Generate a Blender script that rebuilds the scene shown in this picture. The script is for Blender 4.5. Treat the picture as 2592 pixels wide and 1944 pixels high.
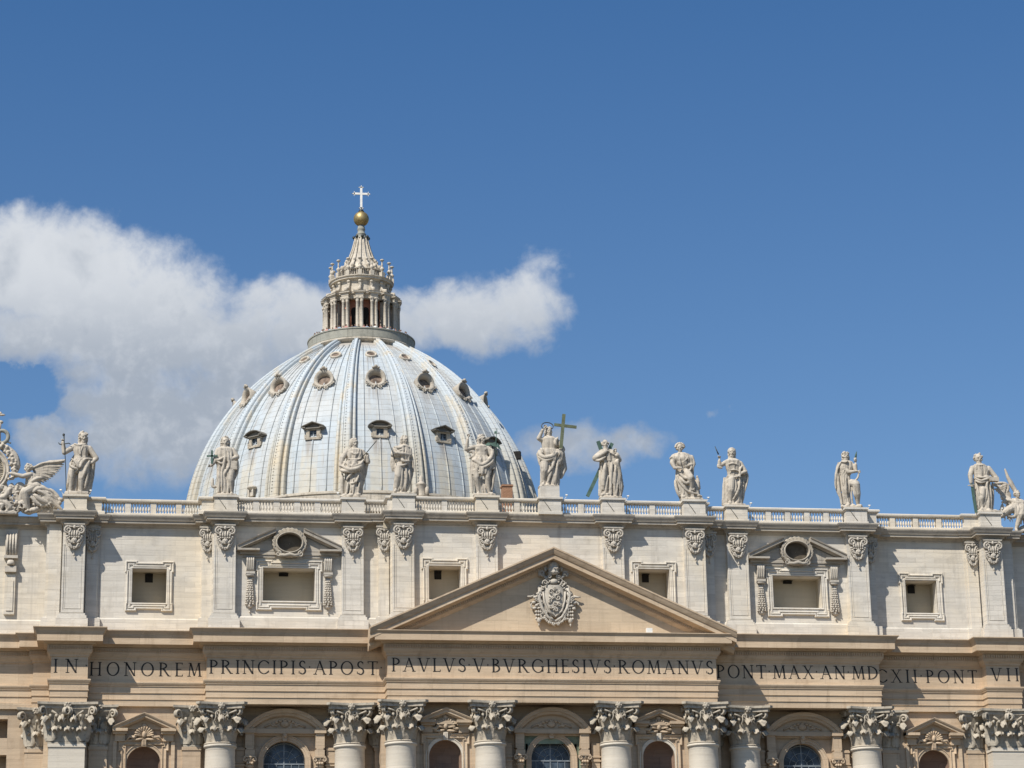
import bpy, math, random
from math import sin, cos, pi, radians, sqrt, atan2, tan, hypot
from mathutils import Vector, Matrix, noise as mnoise
random.seed(7)
for o in list(bpy.data.objects): bpy.data.objects.remove(o)
SC = bpy.context.scene
COL = SC.collection

# ------------------------------------------------------------------ camera
cam = bpy.data.cameras.new('camera'); camo = bpy.data.objects.new('camera', cam); COL.objects.link(camo)
YAW, PIT, ROL = 0.1582, 0.2868, -0.0185
fw = Vector((sin(YAW)*cos(PIT), cos(YAW)*cos(PIT), sin(PIT)))
rt = Vector((cos(YAW), -sin(YAW), 0)); up = rt.cross(fw)
r2 = cos(ROL)*rt + sin(ROL)*up; u2 = -sin(ROL)*rt + cos(ROL)*up
camo.matrix_world = Matrix(((r2.x, u2.x, -fw.x, -36.365), (r2.y, u2.y, -fw.y, -208.475), (r2.z, u2.z, -fw.z, -5.0), (0, 0, 0, 1)))
cam.sensor_width = 36; cam.lens = 36*6394.1/2592; cam.clip_start = 1; cam.clip_end = 20000
SC.camera = camo

# ------------------------------------------------------------------ light
SUN_AZ, SUN_EL = radians(45), radians(50)      # azimuth: to the left of the facade's normal
sd = Vector((-sin(SUN_AZ)*cos(SUN_EL), -cos(SUN_AZ)*cos(SUN_EL), sin(SUN_EL)))
sl = bpy.data.lights.new('sun', 'SUN'); sl.energy = 5.0; sl.angle = radians(0.53); sl.color = (1, 0.95, 0.87)
so = bpy.data.objects.new('sun', sl); COL.objects.link(so); so.rotation_euler = sd.to_track_quat('Z', 'Y').to_euler()
SC.view_settings.view_transform = 'Standard'; SC.view_settings.look = 'None'
SC.view_settings.exposure = 0.2; SC.view_settings.gamma = 1.0; SC.view_settings.use_curve_mapping = False

# node helper
class NT:
    def __init__(s, tree): s.t = tree; s.n = tree.nodes; s.l = tree.links
    def add(s, typ, **kw):
        nd = s.n.new(typ)
        for k, v in kw.items():
            if k.startswith('_'): continue
            setattr(nd, k, v)
        return nd
    def put(s, nd, key, v):
        if v is None: return
        sk = nd.inputs[key]
        if isinstance(v, bpy.types.NodeSocket): s.l.new(v, sk)
        else:
            if sk.type == 'RGBA' and len(v) == 3: v = (*v, 1)
            sk.default_value = v
    def math(s, op, a, b=None, c=None, clamp=False):
        nd = s.add('ShaderNodeMath', operation=op, use_clamp=clamp)
        s.put(nd, 0, a); s.put(nd, 1, b); s.put(nd, 2, c); return nd.outputs[0]
    def mix(s, f, a, b, blend='MIX'):
        nd = s.add('ShaderNodeMix', data_type='RGBA', blend_type=blend)
        s.put(nd, 0, f); s.put(nd, 6, a); s.put(nd, 7, b); return nd.outputs[2]
    def mapr(s, v, a, b, c=0.0, d=1.0, smooth=True):
        nd = s.add('ShaderNodeMapRange', interpolation_type='SMOOTHSTEP' if smooth else 'LINEAR')
        s.put(nd, 0, v); s.put(nd, 1, a); s.put(nd, 2, b); s.put(nd, 3, c); s.put(nd, 4, d); return nd.outputs[0]
    def noise(s, vec, scale, detail=4, rough=0.55, dist=0.0, dims='3D'):
        nd = s.add('ShaderNodeTexNoise', noise_dimensions=dims); s.put(nd, 'Vector', vec); s.put(nd, 'Scale', scale)
        s.put(nd, 'Detail', detail); s.put(nd, 'Roughness', rough); s.put(nd, 'Distortion', dist); return nd.outputs['Fac']
    def vmul(s, v, xyz):
        nd = s.add('ShaderNodeVectorMath', operation='MULTIPLY'); s.put(nd, 0, v); nd.inputs[1].default_value = xyz; return nd.outputs[0]
    def vadd(s, v, w):
        nd = s.add('ShaderNodeVectorMath', operation='ADD'); s.put(nd, 0, v); s.put(nd, 1, w); return nd.outputs[0]
    def sep(s, v):
        nd = s.add('ShaderNodeSeparateXYZ'); s.put(nd, 0, v); return nd.outputs
    def comb(s, x, y, z):
        nd = s.add('ShaderNodeCombineXYZ'); s.put(nd, 0, x); s.put(nd, 1, y); s.put(nd, 2, z); return nd.outputs[0]

# ------------------------------------------------------------------ sky and clouds (by direction, all round)
W = bpy.data.worlds.new('World'); SC.world = W; W.use_nodes = True
w = NT(W.node_tree); w.n.clear()
out = w.add('ShaderNodeOutputWorld'); bg = w.add('ShaderNodeBackground')
sky = w.add('ShaderNodeTexSky', sky_type='NISHITA'); sky.sun_disc = False
sky.sun_elevation = SUN_EL; sky.sun_rotation = radians(225); sky.altitude = 100
sky.air_density = 1.0; sky.dust_density = 0.35; sky.ozone_density = 3.0
tc = w.add('ShaderNodeTexCoord'); dvec = tc.outputs['Generated']
x_, y_, z_ = w.sep(dvec)
az = w.math('MULTIPLY', w.math('ARCTAN2', x_, y_), 180/pi)
el = w.math('MULTIPLY', w.math('ARCSINE', z_), 180/pi)
# clouds: (azimuth, elevation, half width, half height, weight)
BLOBS = [(-1.92, 18.92, 3.22, 1.37, 1.5), (0.27, 17.75, 2.98, 1.58, 1.6), (2.44, 17.17, 1.87, 1.16, 1.4), (-2.29, 17.46, 1.98, 0.84, 1.1), (3.96, 17.82, 2.21, 1.0, 1.2), (0.64, 15.68, 2.51, 1.58, 1.3), (-1.84, 15.2, 0.82, 0.58, 0.9), (7.7, 17.92, 2.54, 0.84, 1.2), (9.25, 18.16, 1.33, 0.89, 1.0), (9.76, 18.83, 0.44, 0.58, 0.35), (2.68, 15.71, 2.84, 1.58, 1.2), (10.27, 14.99, 1.41, 0.61, 0.95), (11.47, 14.99, 1.09, 0.44, 0.85), (13.94, 15.71, 0.15, 0.09, 0.3), (-0.71, 14.61, 1.41, 0.53, 0.5)]
nv = w.comb(az, el, 0.0)
n4 = w.noise(w.vadd(nv, (11.0, 3.0, 5.0)), 5.5, 5, 0.6, 0.5); n1 = w.noise(nv, 0.75, 8, 0.6, 0.5); n2 = w.noise(w.vadd(nv, (31.0, 7.0, 0)), 1.9, 6, 0.6, 0.2)
wa = w.noise(w.vadd(nv, (5.0, 1.0, 9.0)), 0.8, 5, 0.55); wb = w.noise(w.vadd(nv, (9.0, 8.0, 2.0)), 0.9, 5, 0.55)
az0, el0 = az, el
az = w.math('ADD', az, w.math('MULTIPLY', w.math('SUBTRACT', wa, 0.5), 1.7)); el = w.math('ADD', el, w.math('MULTIPLY', w.math('SUBTRACT', wb, 0.5), 1.1))
fld = None
for (a, e, ra, re, wt) in BLOBS:
    da = w.math('DIVIDE', w.math('SUBTRACT', az, a), ra); de = w.math('DIVIDE', w.math('SUBTRACT', el, e), re)
    q = w.math('ADD', w.math('MULTIPLY', da, da), w.math('MULTIPLY', de, de))
    q = w.math('MULTIPLY', w.math('SUBTRACT', 1.0, q), wt)
    fld = q if fld is None else w.math('SMOOTH_MAX', fld, q, 0.25)
nn = w.math('ADD', w.math('ADD', w.math('MULTIPLY', w.math('SUBTRACT', n1, 0.5), 1.7), w.math('MULTIPLY', w.math('SUBTRACT', n2, 0.5), 1.0)), w.math('MULTIPLY', w.math('SUBTRACT', n4, 0.5), 0.3))
ga = w.math('DIVIDE', w.math('SUBTRACT', az, -2.9), 1.7); ge = w.math('DIVIDE', w.math('SUBTRACT', el, 16.12), 0.62)
gap = w.math('SUBTRACT', 1.0, w.math('ADD', w.math('MULTIPLY', ga, ga), w.math('MULTIPLY', ge, ge)), None, True)
fld = w.math('SUBTRACT', fld, w.math('MULTIPLY', gap, 2.3))
dens_raw = w.math('ADD', fld, nn) if fld is not None else nn
dens = w.mapr(dens_raw, -0.45, 1.05)
# cloud brightness: thin edges and upper parts bright, thick lower parts greyer
n3 = w.noise(w.vadd(nv, (3.0, 57.0, 0)), 0.42, 5, 0.5, 0.2)
thick = w.mapr(dens_raw, 0.5, 2.2)
shade = w.math('MULTIPLY', thick, w.mapr(n3, 0.38, 0.62))
low = w.mapr(el0, 19.4, 16.4)
shade = w.math('MAXIMUM', shade, w.math('MULTIPLY', low, w.mapr(n2, 0.25, 0.6, 0.6, 1.0)))
ccol = w.mix(shade, (7.0, 7.3, 7.7), (3.8, 4.3, 5.05))
hz = w.mapr(el0, 25.0, 4.0, 0.0, 1.0, False)
skyc = w.mix(1.0, sky.outputs[0], w.mix(hz, (0.50, 0.80, 1.04), (1.02, 1.06, 1.08)), 'MULTIPLY')
fin = w.mix(w.math('MULTIPLY', dens, 0.97), skyc, ccol)
w.l.new(fin, bg.inputs[0]); bg.inputs[1].default_value = 0.088
w.l.new(bg.outputs[0], out.inputs[0])
W.cycles.sampling_method = 'MANUAL'; W.cycles.sample_map_resolution = 512

# ------------------------------------------------------------------ materials
def mat(name, build):
    m = bpy.data.materials.new(name); m.use_nodes = True; t = NT(m.node_tree); t.n.clear()
    o = t.add('ShaderNodeOutputMaterial'); b = t.add('ShaderNodeBsdfPrincipled'); t.l.new(b.outputs[0], o.inputs[0])
    b.inputs['Specular IOR Level'].default_value = 0.25
    build(t, b); return m
def bump(t, b, h, strength=0.5, dist=0.05):
    nd = t.add('ShaderNodeBump'); t.put(nd, 'Strength', strength); t.put(nd, 'Distance', dist); t.put(nd, 'Height', h)
    t.l.new(nd.outputs[0], b.inputs['Normal'])
def stone(base, dark, warm, course=0.55, block=1.6, joint=0.25, stain=0.35, streak=0.35, warmth=0.5, grime=0.0, fs=1.0):
    """weathered travertine: courses, horizontal bedding, stains running down, warm patches"""
    def f(t, b):
        P = t.add('ShaderNodeTexCoord').outputs['Object']
        x, y, z = t.sep(P)
        # flat coordinates so that courses run on every upright face
        u = t.math('ADD', x, y)
        br = t.add('ShaderNodeTexBrick', offset=0.5); t.put(br, 'Vector', t.comb(u, z, 0.0)); t.put(br, 'Scale', 1.0)
        br.inputs['Brick Width'].default_value = block; br.inputs['Row Height'].default_value = course
        br.inputs['Mortar Size'].default_value = 0.018; br.inputs['Mortar Smooth'].default_value = 0.6
        t.put(br, 'Color1', (0, 0, 0)); t.put(br, 'Color2', (1, 1, 1)); t.put(br, 'Mortar', (0.5, 0.5, 0.5))
        bed = t.noise(t.vmul(P, (0.35, 0.35, 5.0)), 1.0, 5, 0.6)
        big = t.noise(P, 0.16, 4, 0.55); mid = t.noise(P, 0.9*fs, 5, 0.6); fine = t.noise(P, 7.0, 4, 0.6)
        run = t.noise(t.vmul(P, (1.7*fs, 1.7*fs, 0.16*fs)), 1.0, 5, 0.6)
        c = t.mix(t.math('MULTIPLY', t.mapr(big, 0.4, 0.66), warmth), base, warm)
        c = t.mix(t.math('MULTIPLY', t.mapr(bed, 0.35, 0.75), 0.28), c, dark)
        tone = t.math('MULTIPLY', t.math('SUBTRACT', t.sep(br.outputs['Color'])[0], 0.5), 0.15)
        hv = t.add('ShaderNodeHueSaturation'); t.put(hv, 'Color', c); t.put(hv, 'Value', t.math('ADD', 1.0, tone)); c = hv.outputs[0]
        c = t.mix(t.math('MULTIPLY', t.mapr(mid, 0.52, 0.78), stain), c, dark)
        c = t.mix(t.math('MULTIPLY', t.mapr(run, 0.52, 0.78), streak), c, dark)
        c = t.mix(t.math('MULTIPLY', br.outputs['Fac'], joint), c, tuple(v*0.45 for v in dark))
        if grime:
            g = t.noise(P, 2.3, 6, 0.65)
            c = t.mix(t.math('MULTIPLY', t.mapr(g, 0.5, 0.68), grime), c, (0.05, 0.047, 0.043))
        t.l.new(c, b.inputs['Base Color']); b.inputs['Roughness'].default_value = 0.85
        h = t.math('ADD', t.math('MULTIPLY', fine, 0.5), t.math('ADD', t.math('MULTIPLY', mid, 0.8), t.math('MULTIPLY', bed, 0.5)))
        h = t.math('SUBTRACT', h, t.math('MULTIPLY', br.outputs['Fac'], 0.6))
        bump(t, b, h, 0.45, 0.05)
    return f
M = {}
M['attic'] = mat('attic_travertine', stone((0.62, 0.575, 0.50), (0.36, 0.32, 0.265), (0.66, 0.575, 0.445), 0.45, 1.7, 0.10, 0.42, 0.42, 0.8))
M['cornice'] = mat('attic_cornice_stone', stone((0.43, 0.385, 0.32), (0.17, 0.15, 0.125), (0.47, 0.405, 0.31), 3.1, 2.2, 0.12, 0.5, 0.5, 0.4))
M['brown'] = mat('golden_travertine', stone((0.54, 0.41, 0.28), (0.25, 0.175, 0.11), (0.59, 0.46, 0.32), 3.3, 2.6, 0.16, 0.3, 0.4, 0.8))
M['tymp'] = mat('tympanum_travertine', stone((0.51, 0.405, 0.285), (0.33, 0.255, 0.175), (0.58, 0.46, 0.32), 1.1, 2.0, 0.12, 0.4, 0.45, 0.9))
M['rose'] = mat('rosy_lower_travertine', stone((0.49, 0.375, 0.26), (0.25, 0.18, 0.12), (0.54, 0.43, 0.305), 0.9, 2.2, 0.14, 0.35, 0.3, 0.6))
M['column'] = mat('column_travertine', stone((0.61, 0.55, 0.455), (0.42, 0.36, 0.285), (0.62, 0.54, 0.43), 0.5, 9.0, 0.02, 0.25, 0.2, 0.3))
M['capital'] = mat('weathered_capital_stone', stone((0.47, 0.415, 0.33), (0.17, 0.15, 0.12), (0.52, 0.43, 0.325), 5.0, 9.0, 0.0, 0.6, 0.6, 0.5, 0.5))
M['scroll'] = mat('attic_capital_stone', stone((0.52, 0.47, 0.395), (0.26, 0.235, 0.20), (0.50, 0.43, 0.34), 5.0, 9.0, 0.0, 0.5, 0.3, 0.3, 0.25))
M['statue'] = mat('statue_travertine', stone((0.54, 0.48, 0.395), (0.15, 0.135, 0.115), (0.58, 0.49, 0.375), 9.0, 9.0, 0.0, 0.5, 0.8, 0.5, 0.25, 2.6))
M['lantern'] = mat('lantern_stone', stone((0.57, 0.51, 0.42), (0.20, 0.175, 0.14), (0.54, 0.46, 0.35), 0.9, 1.5, 0.15, 0.6, 0.65, 0.4, 0.3))
M['parapet'] = mat('grey_green_parapet', stone((0.32, 0.315, 0.27), (0.15, 0.15, 0.13), (0.40, 0.37, 0.29), 3.0, 1.8, 0.35, 0.5, 0.6, 0.4, 0.15))
M['red'] = mat('red_lantern_plaster', stone((0.50, 0.20, 0.12), (0.30, 0.13, 0.08), (0.54, 0.25, 0.16), 3.0, 3.0, 0.0, 0.4, 0.4, 0.4))
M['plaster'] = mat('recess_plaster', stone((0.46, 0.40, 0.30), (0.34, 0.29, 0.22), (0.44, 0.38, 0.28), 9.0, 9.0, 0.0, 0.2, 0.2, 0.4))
M['brick'] = mat('red_brick', stone((0.36, 0.20, 0.12), (0.22, 0.12, 0.08), (0.40, 0.25, 0.15), 0.12, 0.3, 0.5, 0.4, 0.2, 0.4))
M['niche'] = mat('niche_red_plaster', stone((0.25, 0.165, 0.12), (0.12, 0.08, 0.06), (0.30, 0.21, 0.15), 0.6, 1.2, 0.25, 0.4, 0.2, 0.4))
def plain(col, rough=0.6, metal=0.0, var=0.25, sc=2.0, spec=0.3):
    def f(t, b):
        P = t.add('ShaderNodeTexCoord').outputs['Object']; n = t.noise(P, sc, 5, 0.6)
        hv = t.add('ShaderNodeHueSaturation'); t.put(hv, 'Color', col); t.put(hv, 'Value', t.mapr(n, 0.3, 0.7, 1-var, 1+var))
        t.l.new(hv.outputs[0], b.inputs['Base Color']); b.inputs['Roughness'].default_value = rough
        b.inputs['Metallic'].default_value = metal; b.inputs['Specular IOR Level'].default_value = spec
        bump(t, b, n, 0.2, 0.03)
    return f
M['verdigris'] = mat('verdigris_bronze', plain((0.085, 0.14, 0.11), 0.6, 0.2))
M['olive'] = mat('olive_bronze', plain((0.13, 0.145, 0.085), 0.6, 0.2))
M['bronze'] = mat('dark_bronze', plain((0.055, 0.06, 0.055), 0.5, 0.5))
M['letter'] = mat('blackened_letters', plain((0.035, 0.03, 0.026), 0.7, 0.0))
M['dark'] = mat('dark_opening', plain((0.02, 0.018, 0.016), 0.9))
M['gold'] = mat('gilded_bronze', plain((0.38, 0.285, 0.13), 0.52, 0.75, 0.25, 1.2))
M['white'] = mat('white_painted_metal', plain((0.80, 0.78, 0.72), 0.5, 0.0, 0.08))
M['green'] = mat('faded_green_paint', plain((0.20, 0.24, 0.17), 0.8, 0.0, 0.35, 0.7))
M['glass'] = mat('window_glass', plain((0.05, 0.068, 0.09), 0.4, 0.0, 0.7, 0.9, 0.35))  # strong noise in the colour imitates uneven reflections
M['bars'] = mat('window_bars', plain((0.20, 0.225, 0.245), 0.6))
M['dim_inside'] = mat('shaded_roundel_inside', plain((0.17, 0.125, 0.095), 0.8, 0.0, 0.5, 1.5))  # shade inside the roundels put into a dark brown fill
M['roofdark'] = mat('dark_roof_lead', stone((0.19, 0.175, 0.15), (0.08, 0.075, 0.065), (0.24, 0.21, 0.16), 3.0, 3.0, 0.0, 0.5, 0.5, 0.5, 0.3))
M['oval'] = mat('oval_recess_shade', plain((0.11, 0.09, 0.065), 0.9))  # dark colour of a flat disc stands in for a deep, shaded opening
M['ground'] = mat('piazza_cobbles', plain((0.095, 0.08, 0.06), 0.8, 0.0, 0.3, 0.8))
def lead(t, b):
    P = t.add('ShaderNodeTexCoord').outputs['Object']; x, y, z = t.sep(P)
    ang = t.math('ARCTAN2', x, t.math('MULTIPLY', y, -1.0)); r = t.math('SQRT', t.math('ADD', t.math('MULTIPLY', x, x), t.math('MULTIPLY', y, y)))
    per = 2*pi/16
    a1 = t.math('DIVIDE', ang, per)                      # whole numbers at the middle of each bay
    loc = t.math('SUBTRACT', a1, t.math('ROUND', a1))    # -.5 .. .5
    arc = t.math('MULTIPLY', loc, t.math('MULTIPLY', r, per))
    # sheets: seams every 0.95 m of height, stepping at random per strip
    strip = t.math('FLOOR', t.math('MULTIPLY', t.math('DIVIDE', ang, per), 8.0))
    wn = t.add('ShaderNodeTexWhiteNoise', noise_dimensions='1D'); t.put(wn, 1, strip)
    zz = t.math('ADD', t.math('DIVIDE', z, 0.95), t.math('MULTIPLY', wn.outputs[0], 0.12))
    sheet = t.math('FLOOR', zz)
    wn2 = t.add('ShaderNodeTexWhiteNoise', noise_dimensions='2D'); t.put(wn2, 0, t.comb(strip, sheet, 0.0))
    fr = t.math('SUBTRACT', zz, sheet); seam = t.mapr(t.math('ABSOLUTE', t.math('SUBTRACT', fr, 0.5)), 0.43, 0.5)
    fr2 = t.math('FRACT', t.math('MULTIPLY', t.math('DIVIDE', ang, per), 8.0)); vs = t.mapr(t.math('ABSOLUTE', t.math('SUBTRACT', fr2, 0.5)), 0.47, 0.5)
    big = t.noise(P, 0.11, 4, 0.5); mid = t.noise(P, 0.8, 5, 0.6)
    run = t.noise(t.comb(t.math('MULTIPLY', ang, 26.0), t.math('MULTIPLY', z, 0.10), 0.0), 1.0, 6, 0.65)
    run2 = t.noise(t.comb(t.math('MULTIPLY', ang, 60.0), t.math('MULTIPLY', z, 0.16), 4.0), 1.0, 5, 0.65)
    c = t.mix(t.mapr(big, 0.35, 0.65), (0.41, 0.455, 0.48), (0.45, 0.465, 0.46))
    hv = t.add('ShaderNodeHueSaturation'); t.put(hv, 'Color', c); t.put(hv, 'Value', t.mapr(wn2.outputs[0], 0, 1, 0.94, 1.05, False)); c = hv.outputs[0]
    c = t.mix(t.math('MULTIPLY', t.mapr(run, 0.48, 0.66), 0.5), c, (0.44, 0.42, 0.37))
    c = t.mix(t.math('MULTIPLY', t.mapr(run2, 0.56, 0.72), 0.65), c, (0.22, 0.175, 0.125))
    # bare ochre sheets under the lower dormers, a stain that belongs to the metal
    patch = t.math('MULTIPLY', t.mapr(t.math('ABSOLUTE', arc), 1.5, 1.1), t.mapr(z, 91.0, 88.5))
    c = t.mix(t.math('MULTIPLY', patch, t.mapr(mid, 0.3, 0.55, 0.2, 0.55)), c, (0.56, 0.49, 0.36))
    # dirt washing down from each dormer and roundel
    for zt, ln, wd, kk in ((92.0, 4.5, 1.0, 0.62), (100.7, 3.5, 1.2, 0.45), (107.4, 2.0, 0.9, 0.45)):
        mk = t.math('MULTIPLY', t.mapr(t.math('ABSOLUTE', arc), wd, wd*0.5), t.math('MULTIPLY', t.mapr(z, zt-ln, zt), t.mapr(z, zt+0.4, zt)))
        c = t.mix(t.math('MULTIPLY', t.math('MULTIPLY', mk, t.mapr(run2, 0.38, 0.56)), kk), c, (0.22, 0.165, 0.115))
    c = t.mix(t.math('MULTIPLY', t.mapr(mid, 0.48, 0.72), 0.4), c, (0.28, 0.285, 0.27))
    c = t.mix(t.math('MULTIPLY', seam, 0.5), c, (0.22, 0.20, 0.17))
    c = t.mix(t.math('MULTIPLY', vs, 0.18), c, (0.25, 0.23, 0.20))
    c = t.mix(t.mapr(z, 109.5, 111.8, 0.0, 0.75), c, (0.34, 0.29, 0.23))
    t.l.new(c, b.inputs['Base Color']); b.inputs['Roughness'].default_value = 0.62; b.inputs['Specular IOR Level'].default_value = 0.3
    bump(t, b, t.math('SUBTRACT', t.math('MULTIPLY', mid, 0.4), seam), 0.5, 0.05)
M['lead'] = mat('lead_sheeting', lead)
def ribm(t, b):
    P = t.add('ShaderNodeTexCoord').outputs['Object']; x, y, z = t.sep(P)
    fr = t.math('FRACT', t.math('DIVIDE', z, 0.95)); seam = t.mapr(t.math('ABSOLUTE', t.math('SUBTRACT', fr, 0.5)), 0.42, 0.5)
    big = t.noise(t.vmul(P, (0.4, 0.4, 0.15)), 1.0, 5, 0.6); mid = t.noise(t.vmul(P, (1.6, 1.6, 0.4)), 1.0, 5, 0.65)
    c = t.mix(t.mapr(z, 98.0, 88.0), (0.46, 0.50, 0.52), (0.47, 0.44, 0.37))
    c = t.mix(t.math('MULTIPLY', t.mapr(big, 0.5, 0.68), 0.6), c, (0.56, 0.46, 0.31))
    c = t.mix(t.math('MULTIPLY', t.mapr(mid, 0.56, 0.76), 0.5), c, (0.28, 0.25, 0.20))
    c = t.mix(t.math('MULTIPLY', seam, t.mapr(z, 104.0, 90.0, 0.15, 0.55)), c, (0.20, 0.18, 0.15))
    t.l.new(c, b.inputs['Base Color']); b.inputs['Roughness'].default_value = 0.65
    bump(t, b, t.math('SUBTRACT', mid, seam), 0.4, 0.05)
M['rib'] = mat('rib_lead', ribm)

# ------------------------------------------------------------------ mesh builder
class MB:
    def __init__(s): s.v = []; s.f = []; s.sm = []
    def add(s, vs, fs, smooth=False):
        o = len(s.v); s.v += [tuple(v) for v in vs]; s.f += [tuple(i+o for i in f) for f in fs]; s.sm += [smooth]*len(fs)
    def box(s, x0, x1, y0, y1, z0, z1):
        if x0 > x1: x0, x1 = x1, x0
        if y0 > y1: y0, y1 = y1, y0
        if z0 > z1: z0, z1 = z1, z0
        s.add([(x0,y0,z0),(x1,y0,z0),(x1,y1,z0),(x0,y1,z0),(x0,y0,z1),(x1,y0,z1),(x1,y1,z1),(x0,y1,z1)],
              [(0,3,2,1),(4,5,6,7),(0,1,5,4),(1,2,6,5),(2,3,7,6),(3,0,4,7)])
    def prism(s, poly, y0, y1):          # polygon in x,z, thick along y
        n = len(poly); ar = sum(poly[i][0]*poly[(i+1)%n][1]-poly[(i+1)%n][0]*poly[i][1] for i in range(n))
        if ar < 0: poly = poly[::-1]
        vs = [(x, y0, z) for x, z in poly] + [(x, y1, z) for x, z in poly]
        s.add(vs, [tuple(range(n)), tuple(range(2*n-1, n-1, -1))] + [(i, i+n, (i+1)%n+n, (i+1)%n) for i in range(n)])
    def plan(s, poly, z0, z1):           # polygon in x,y, thick along z
        n = len(poly); ar = sum(poly[i][0]*poly[(i+1)%n][1]-poly[(i+1)%n][0]*poly[i][1] for i in range(n))
        if ar < 0: poly = poly[::-1]
        vs = [(x, y, z0) for x, y in poly] + [(x, y, z1) for x, y in poly]
        s.add(vs, [tuple(range(n-1, -1, -1)), tuple(range(n, 2*n))] + [(i, (i+1)%n, (i+1)%n+n, i+n) for i in range(n)])
    def grid(s, rows, closed_u=False, closed_v=False, smooth=True, cap=False):
        m = len(rows); n = len(rows[0]); vs = [p for r in rows for p in r]; fs = []
        for i in range(m if closed_v else m-1):
            for j in range(n if closed_u else n-1):
                a = i*n+j; b = i*n+(j+1)%n; c = ((i+1)%m)*n+(j+1)%n; d = ((i+1)%m)*n+j
                fs.append((a, b, c, d))
        if cap: fs.append(tuple(range(n-1, -1, -1))); fs.append(tuple((m-1)*n+j for j in range(n)))
        s.add(vs, fs, smooth)
    def lathe(s, prof, n=24, c=(0,0,0), smooth=True, cap=True, a0=0.0):
        rows = [[(c[0]+r*cos(a0+2*pi*j/n), c[1]+r*sin(a0+2*pi*j/n), c[2]+z) for j in range(n)] for r, z in prof]
        s.grid(rows, True, False, smooth, cap)
    def ell(s, c, r, n=14, m=9):
        if not hasattr(r, '__len__'): r = (r, r, r)
        rows = [[(c[0]+r[0]*max(sin(pi*i/m), .02)*cos(2*pi*j/n), c[1]+r[1]*max(sin(pi*i/m), .02)*sin(2*pi*j/n), c[2]-r[2]*cos(pi*i/m)) for j in range(n)] for i in range(m+1)]
        s.grid(rows, True, False, True, True)
    def tube(s, pts, rad, n=8, closed=False, flat=1.0):
        pts = [Vector(p) for p in pts]; m = len(pts)
        if not hasattr(rad, '__len__'): rad = [rad]*m
        rows = []; prev = None
        for i in range(m):
            if closed: d = pts[(i+1)%m]-pts[i-1]
            else: d = pts[min(i+1, m-1)]-pts[max(i-1, 0)]
            d = d.normalized() if d.length > 1e-9 else Vector((0, 0, 1))
            if prev is None:
                a = Vector((0, 1, 0)) if abs(d.y) < .9 else Vector((1, 0, 0)); prev = (a-d*a.dot(d)).normalized()
            else:
                q = prev-d*prev.dot(d); prev = q.normalized() if q.length > 1e-6 else prev
            e = d.cross(prev)
            rows.append([tuple(pts[i]+(prev*cos(2*pi*j/n)*flat+e*sin(2*pi*j/n))*rad[i]) for j in range(n)])
        s.grid(rows, True, closed, True, not closed)
    def caps(s, a, ra, b, rb, n=10):     # tapered limb with round ends
        a = Vector(a); b = Vector(b); s.tube([a, b], [ra, rb], n); s.ell(a, ra, n, 6); s.ell(b, rb, n, 6)
    def sweep(s, prof, path, to, closed=False, endv=None, smooth=False, capends=True):
        """profile [(a,b)] along a path in 2-D; a = to the right of travel (mitred), b = third axis; to(u,v,b)->xyz"""
        m = len(path); rows = []
        for i in range(m):
            p = Vector(path[i][:2])
            d0 = (Vector(path[i][:2])-Vector(path[i-1][:2])) if (i > 0 or closed) else None
            d1 = (Vector(path[(i+1)%m][:2])-p) if (i < m-1 or closed) else None
            if d0 is None: d0 = d1
            if d1 is None: d1 = d0
            n0 = Vector((d0.y, -d0.x)).normalized(); n1 = Vector((d1.y, -d1.x)).normalized()
            k = 1+n0.dot(n1); mt = (n0+n1)/k if k > 1e-4 else n0
            if endv and not closed and i in (0, m-1): mt = Vector(endv[0 if i == 0 else 1])
            rows.append([to(p.x+mt.x*a, p.y+mt.y*a, b) for a, b in prof])
        s.grid(rows, True, closed, smooth, capends and not closed)
    def obj(s, name, m, parent=None, loc=None, smooth=None):
        me = bpy.data.meshes.new(name); me.from_pydata(s.v, [], s.f)
        me.polygons.foreach_set('use_smooth', s.sm if smooth is None else [smooth]*len(s.f))
        me.materials.append(M[m] if isinstance(m, str) else m); me.validate(); me.update()
        # make the normals point outwards
        import bmesh
        bm = bmesh.new(); bm.from_mesh(me); bmesh.ops.recalc_face_normals(bm, faces=bm.faces); bm.to_mesh(me); bm.free()
        o = bpy.data.objects.new(name, me); COL.objects.link(o)
        if parent: o.parent = parent
        if loc: o.location = loc
        return o
def empty(name, loc=(0,0,0), rz=0.0):
    o = bpy.data.objects.new(name, None); COL.objects.link(o); o.location = loc; o.rotation_euler = (0, 0, rz); o.empty_display_size = .5; return o
def tag(o, label, cat, group=None):
    o['label'] = label; o['category'] = cat
    if group: o['group'] = group
    return o
def lab(o, l): o['label'] = l; return o
def kids(o): return [c for c in bpy.data.objects if c.parent == o]
def dup(o, loc, parent=None, rz=None):
    c = o.copy(); COL.objects.link(c); c.location = loc; c.parent = parent if parent else o.parent
    if rz is not None: c.rotation_euler = (0, 0, rz)
    for k in kids(o):
        d = k.copy(); COL.objects.link(d); d.parent = c
    return c
XY = lambda u, v, b: (u, v, b)               # plan sweep: a = out from the wall, b = height
XZ = lambda y: (lambda u, v, b: (u, y-b, v))     # elevation sweep: b = out from the wall at depth y
def mirror(path): return [(-x, y) for x, y in path[::-1]] + path

# ------------------------------------------------------------------ ground
g = MB(); g.plan([(-4000, -3000), (4000, -3000), (4000, 6000), (-4000, 6000)], -7.0, -6.6)
gr = g.obj('ground', 'ground'); gr['kind'] = 'structure'

# ================================================================== the basilica
BAS = empty('basilica', (0, 0, 0))
tag(BAS, 'great travertine basilica front with inscribed frieze, central pediment and ribbed lead dome behind', 'basilica')

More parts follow.
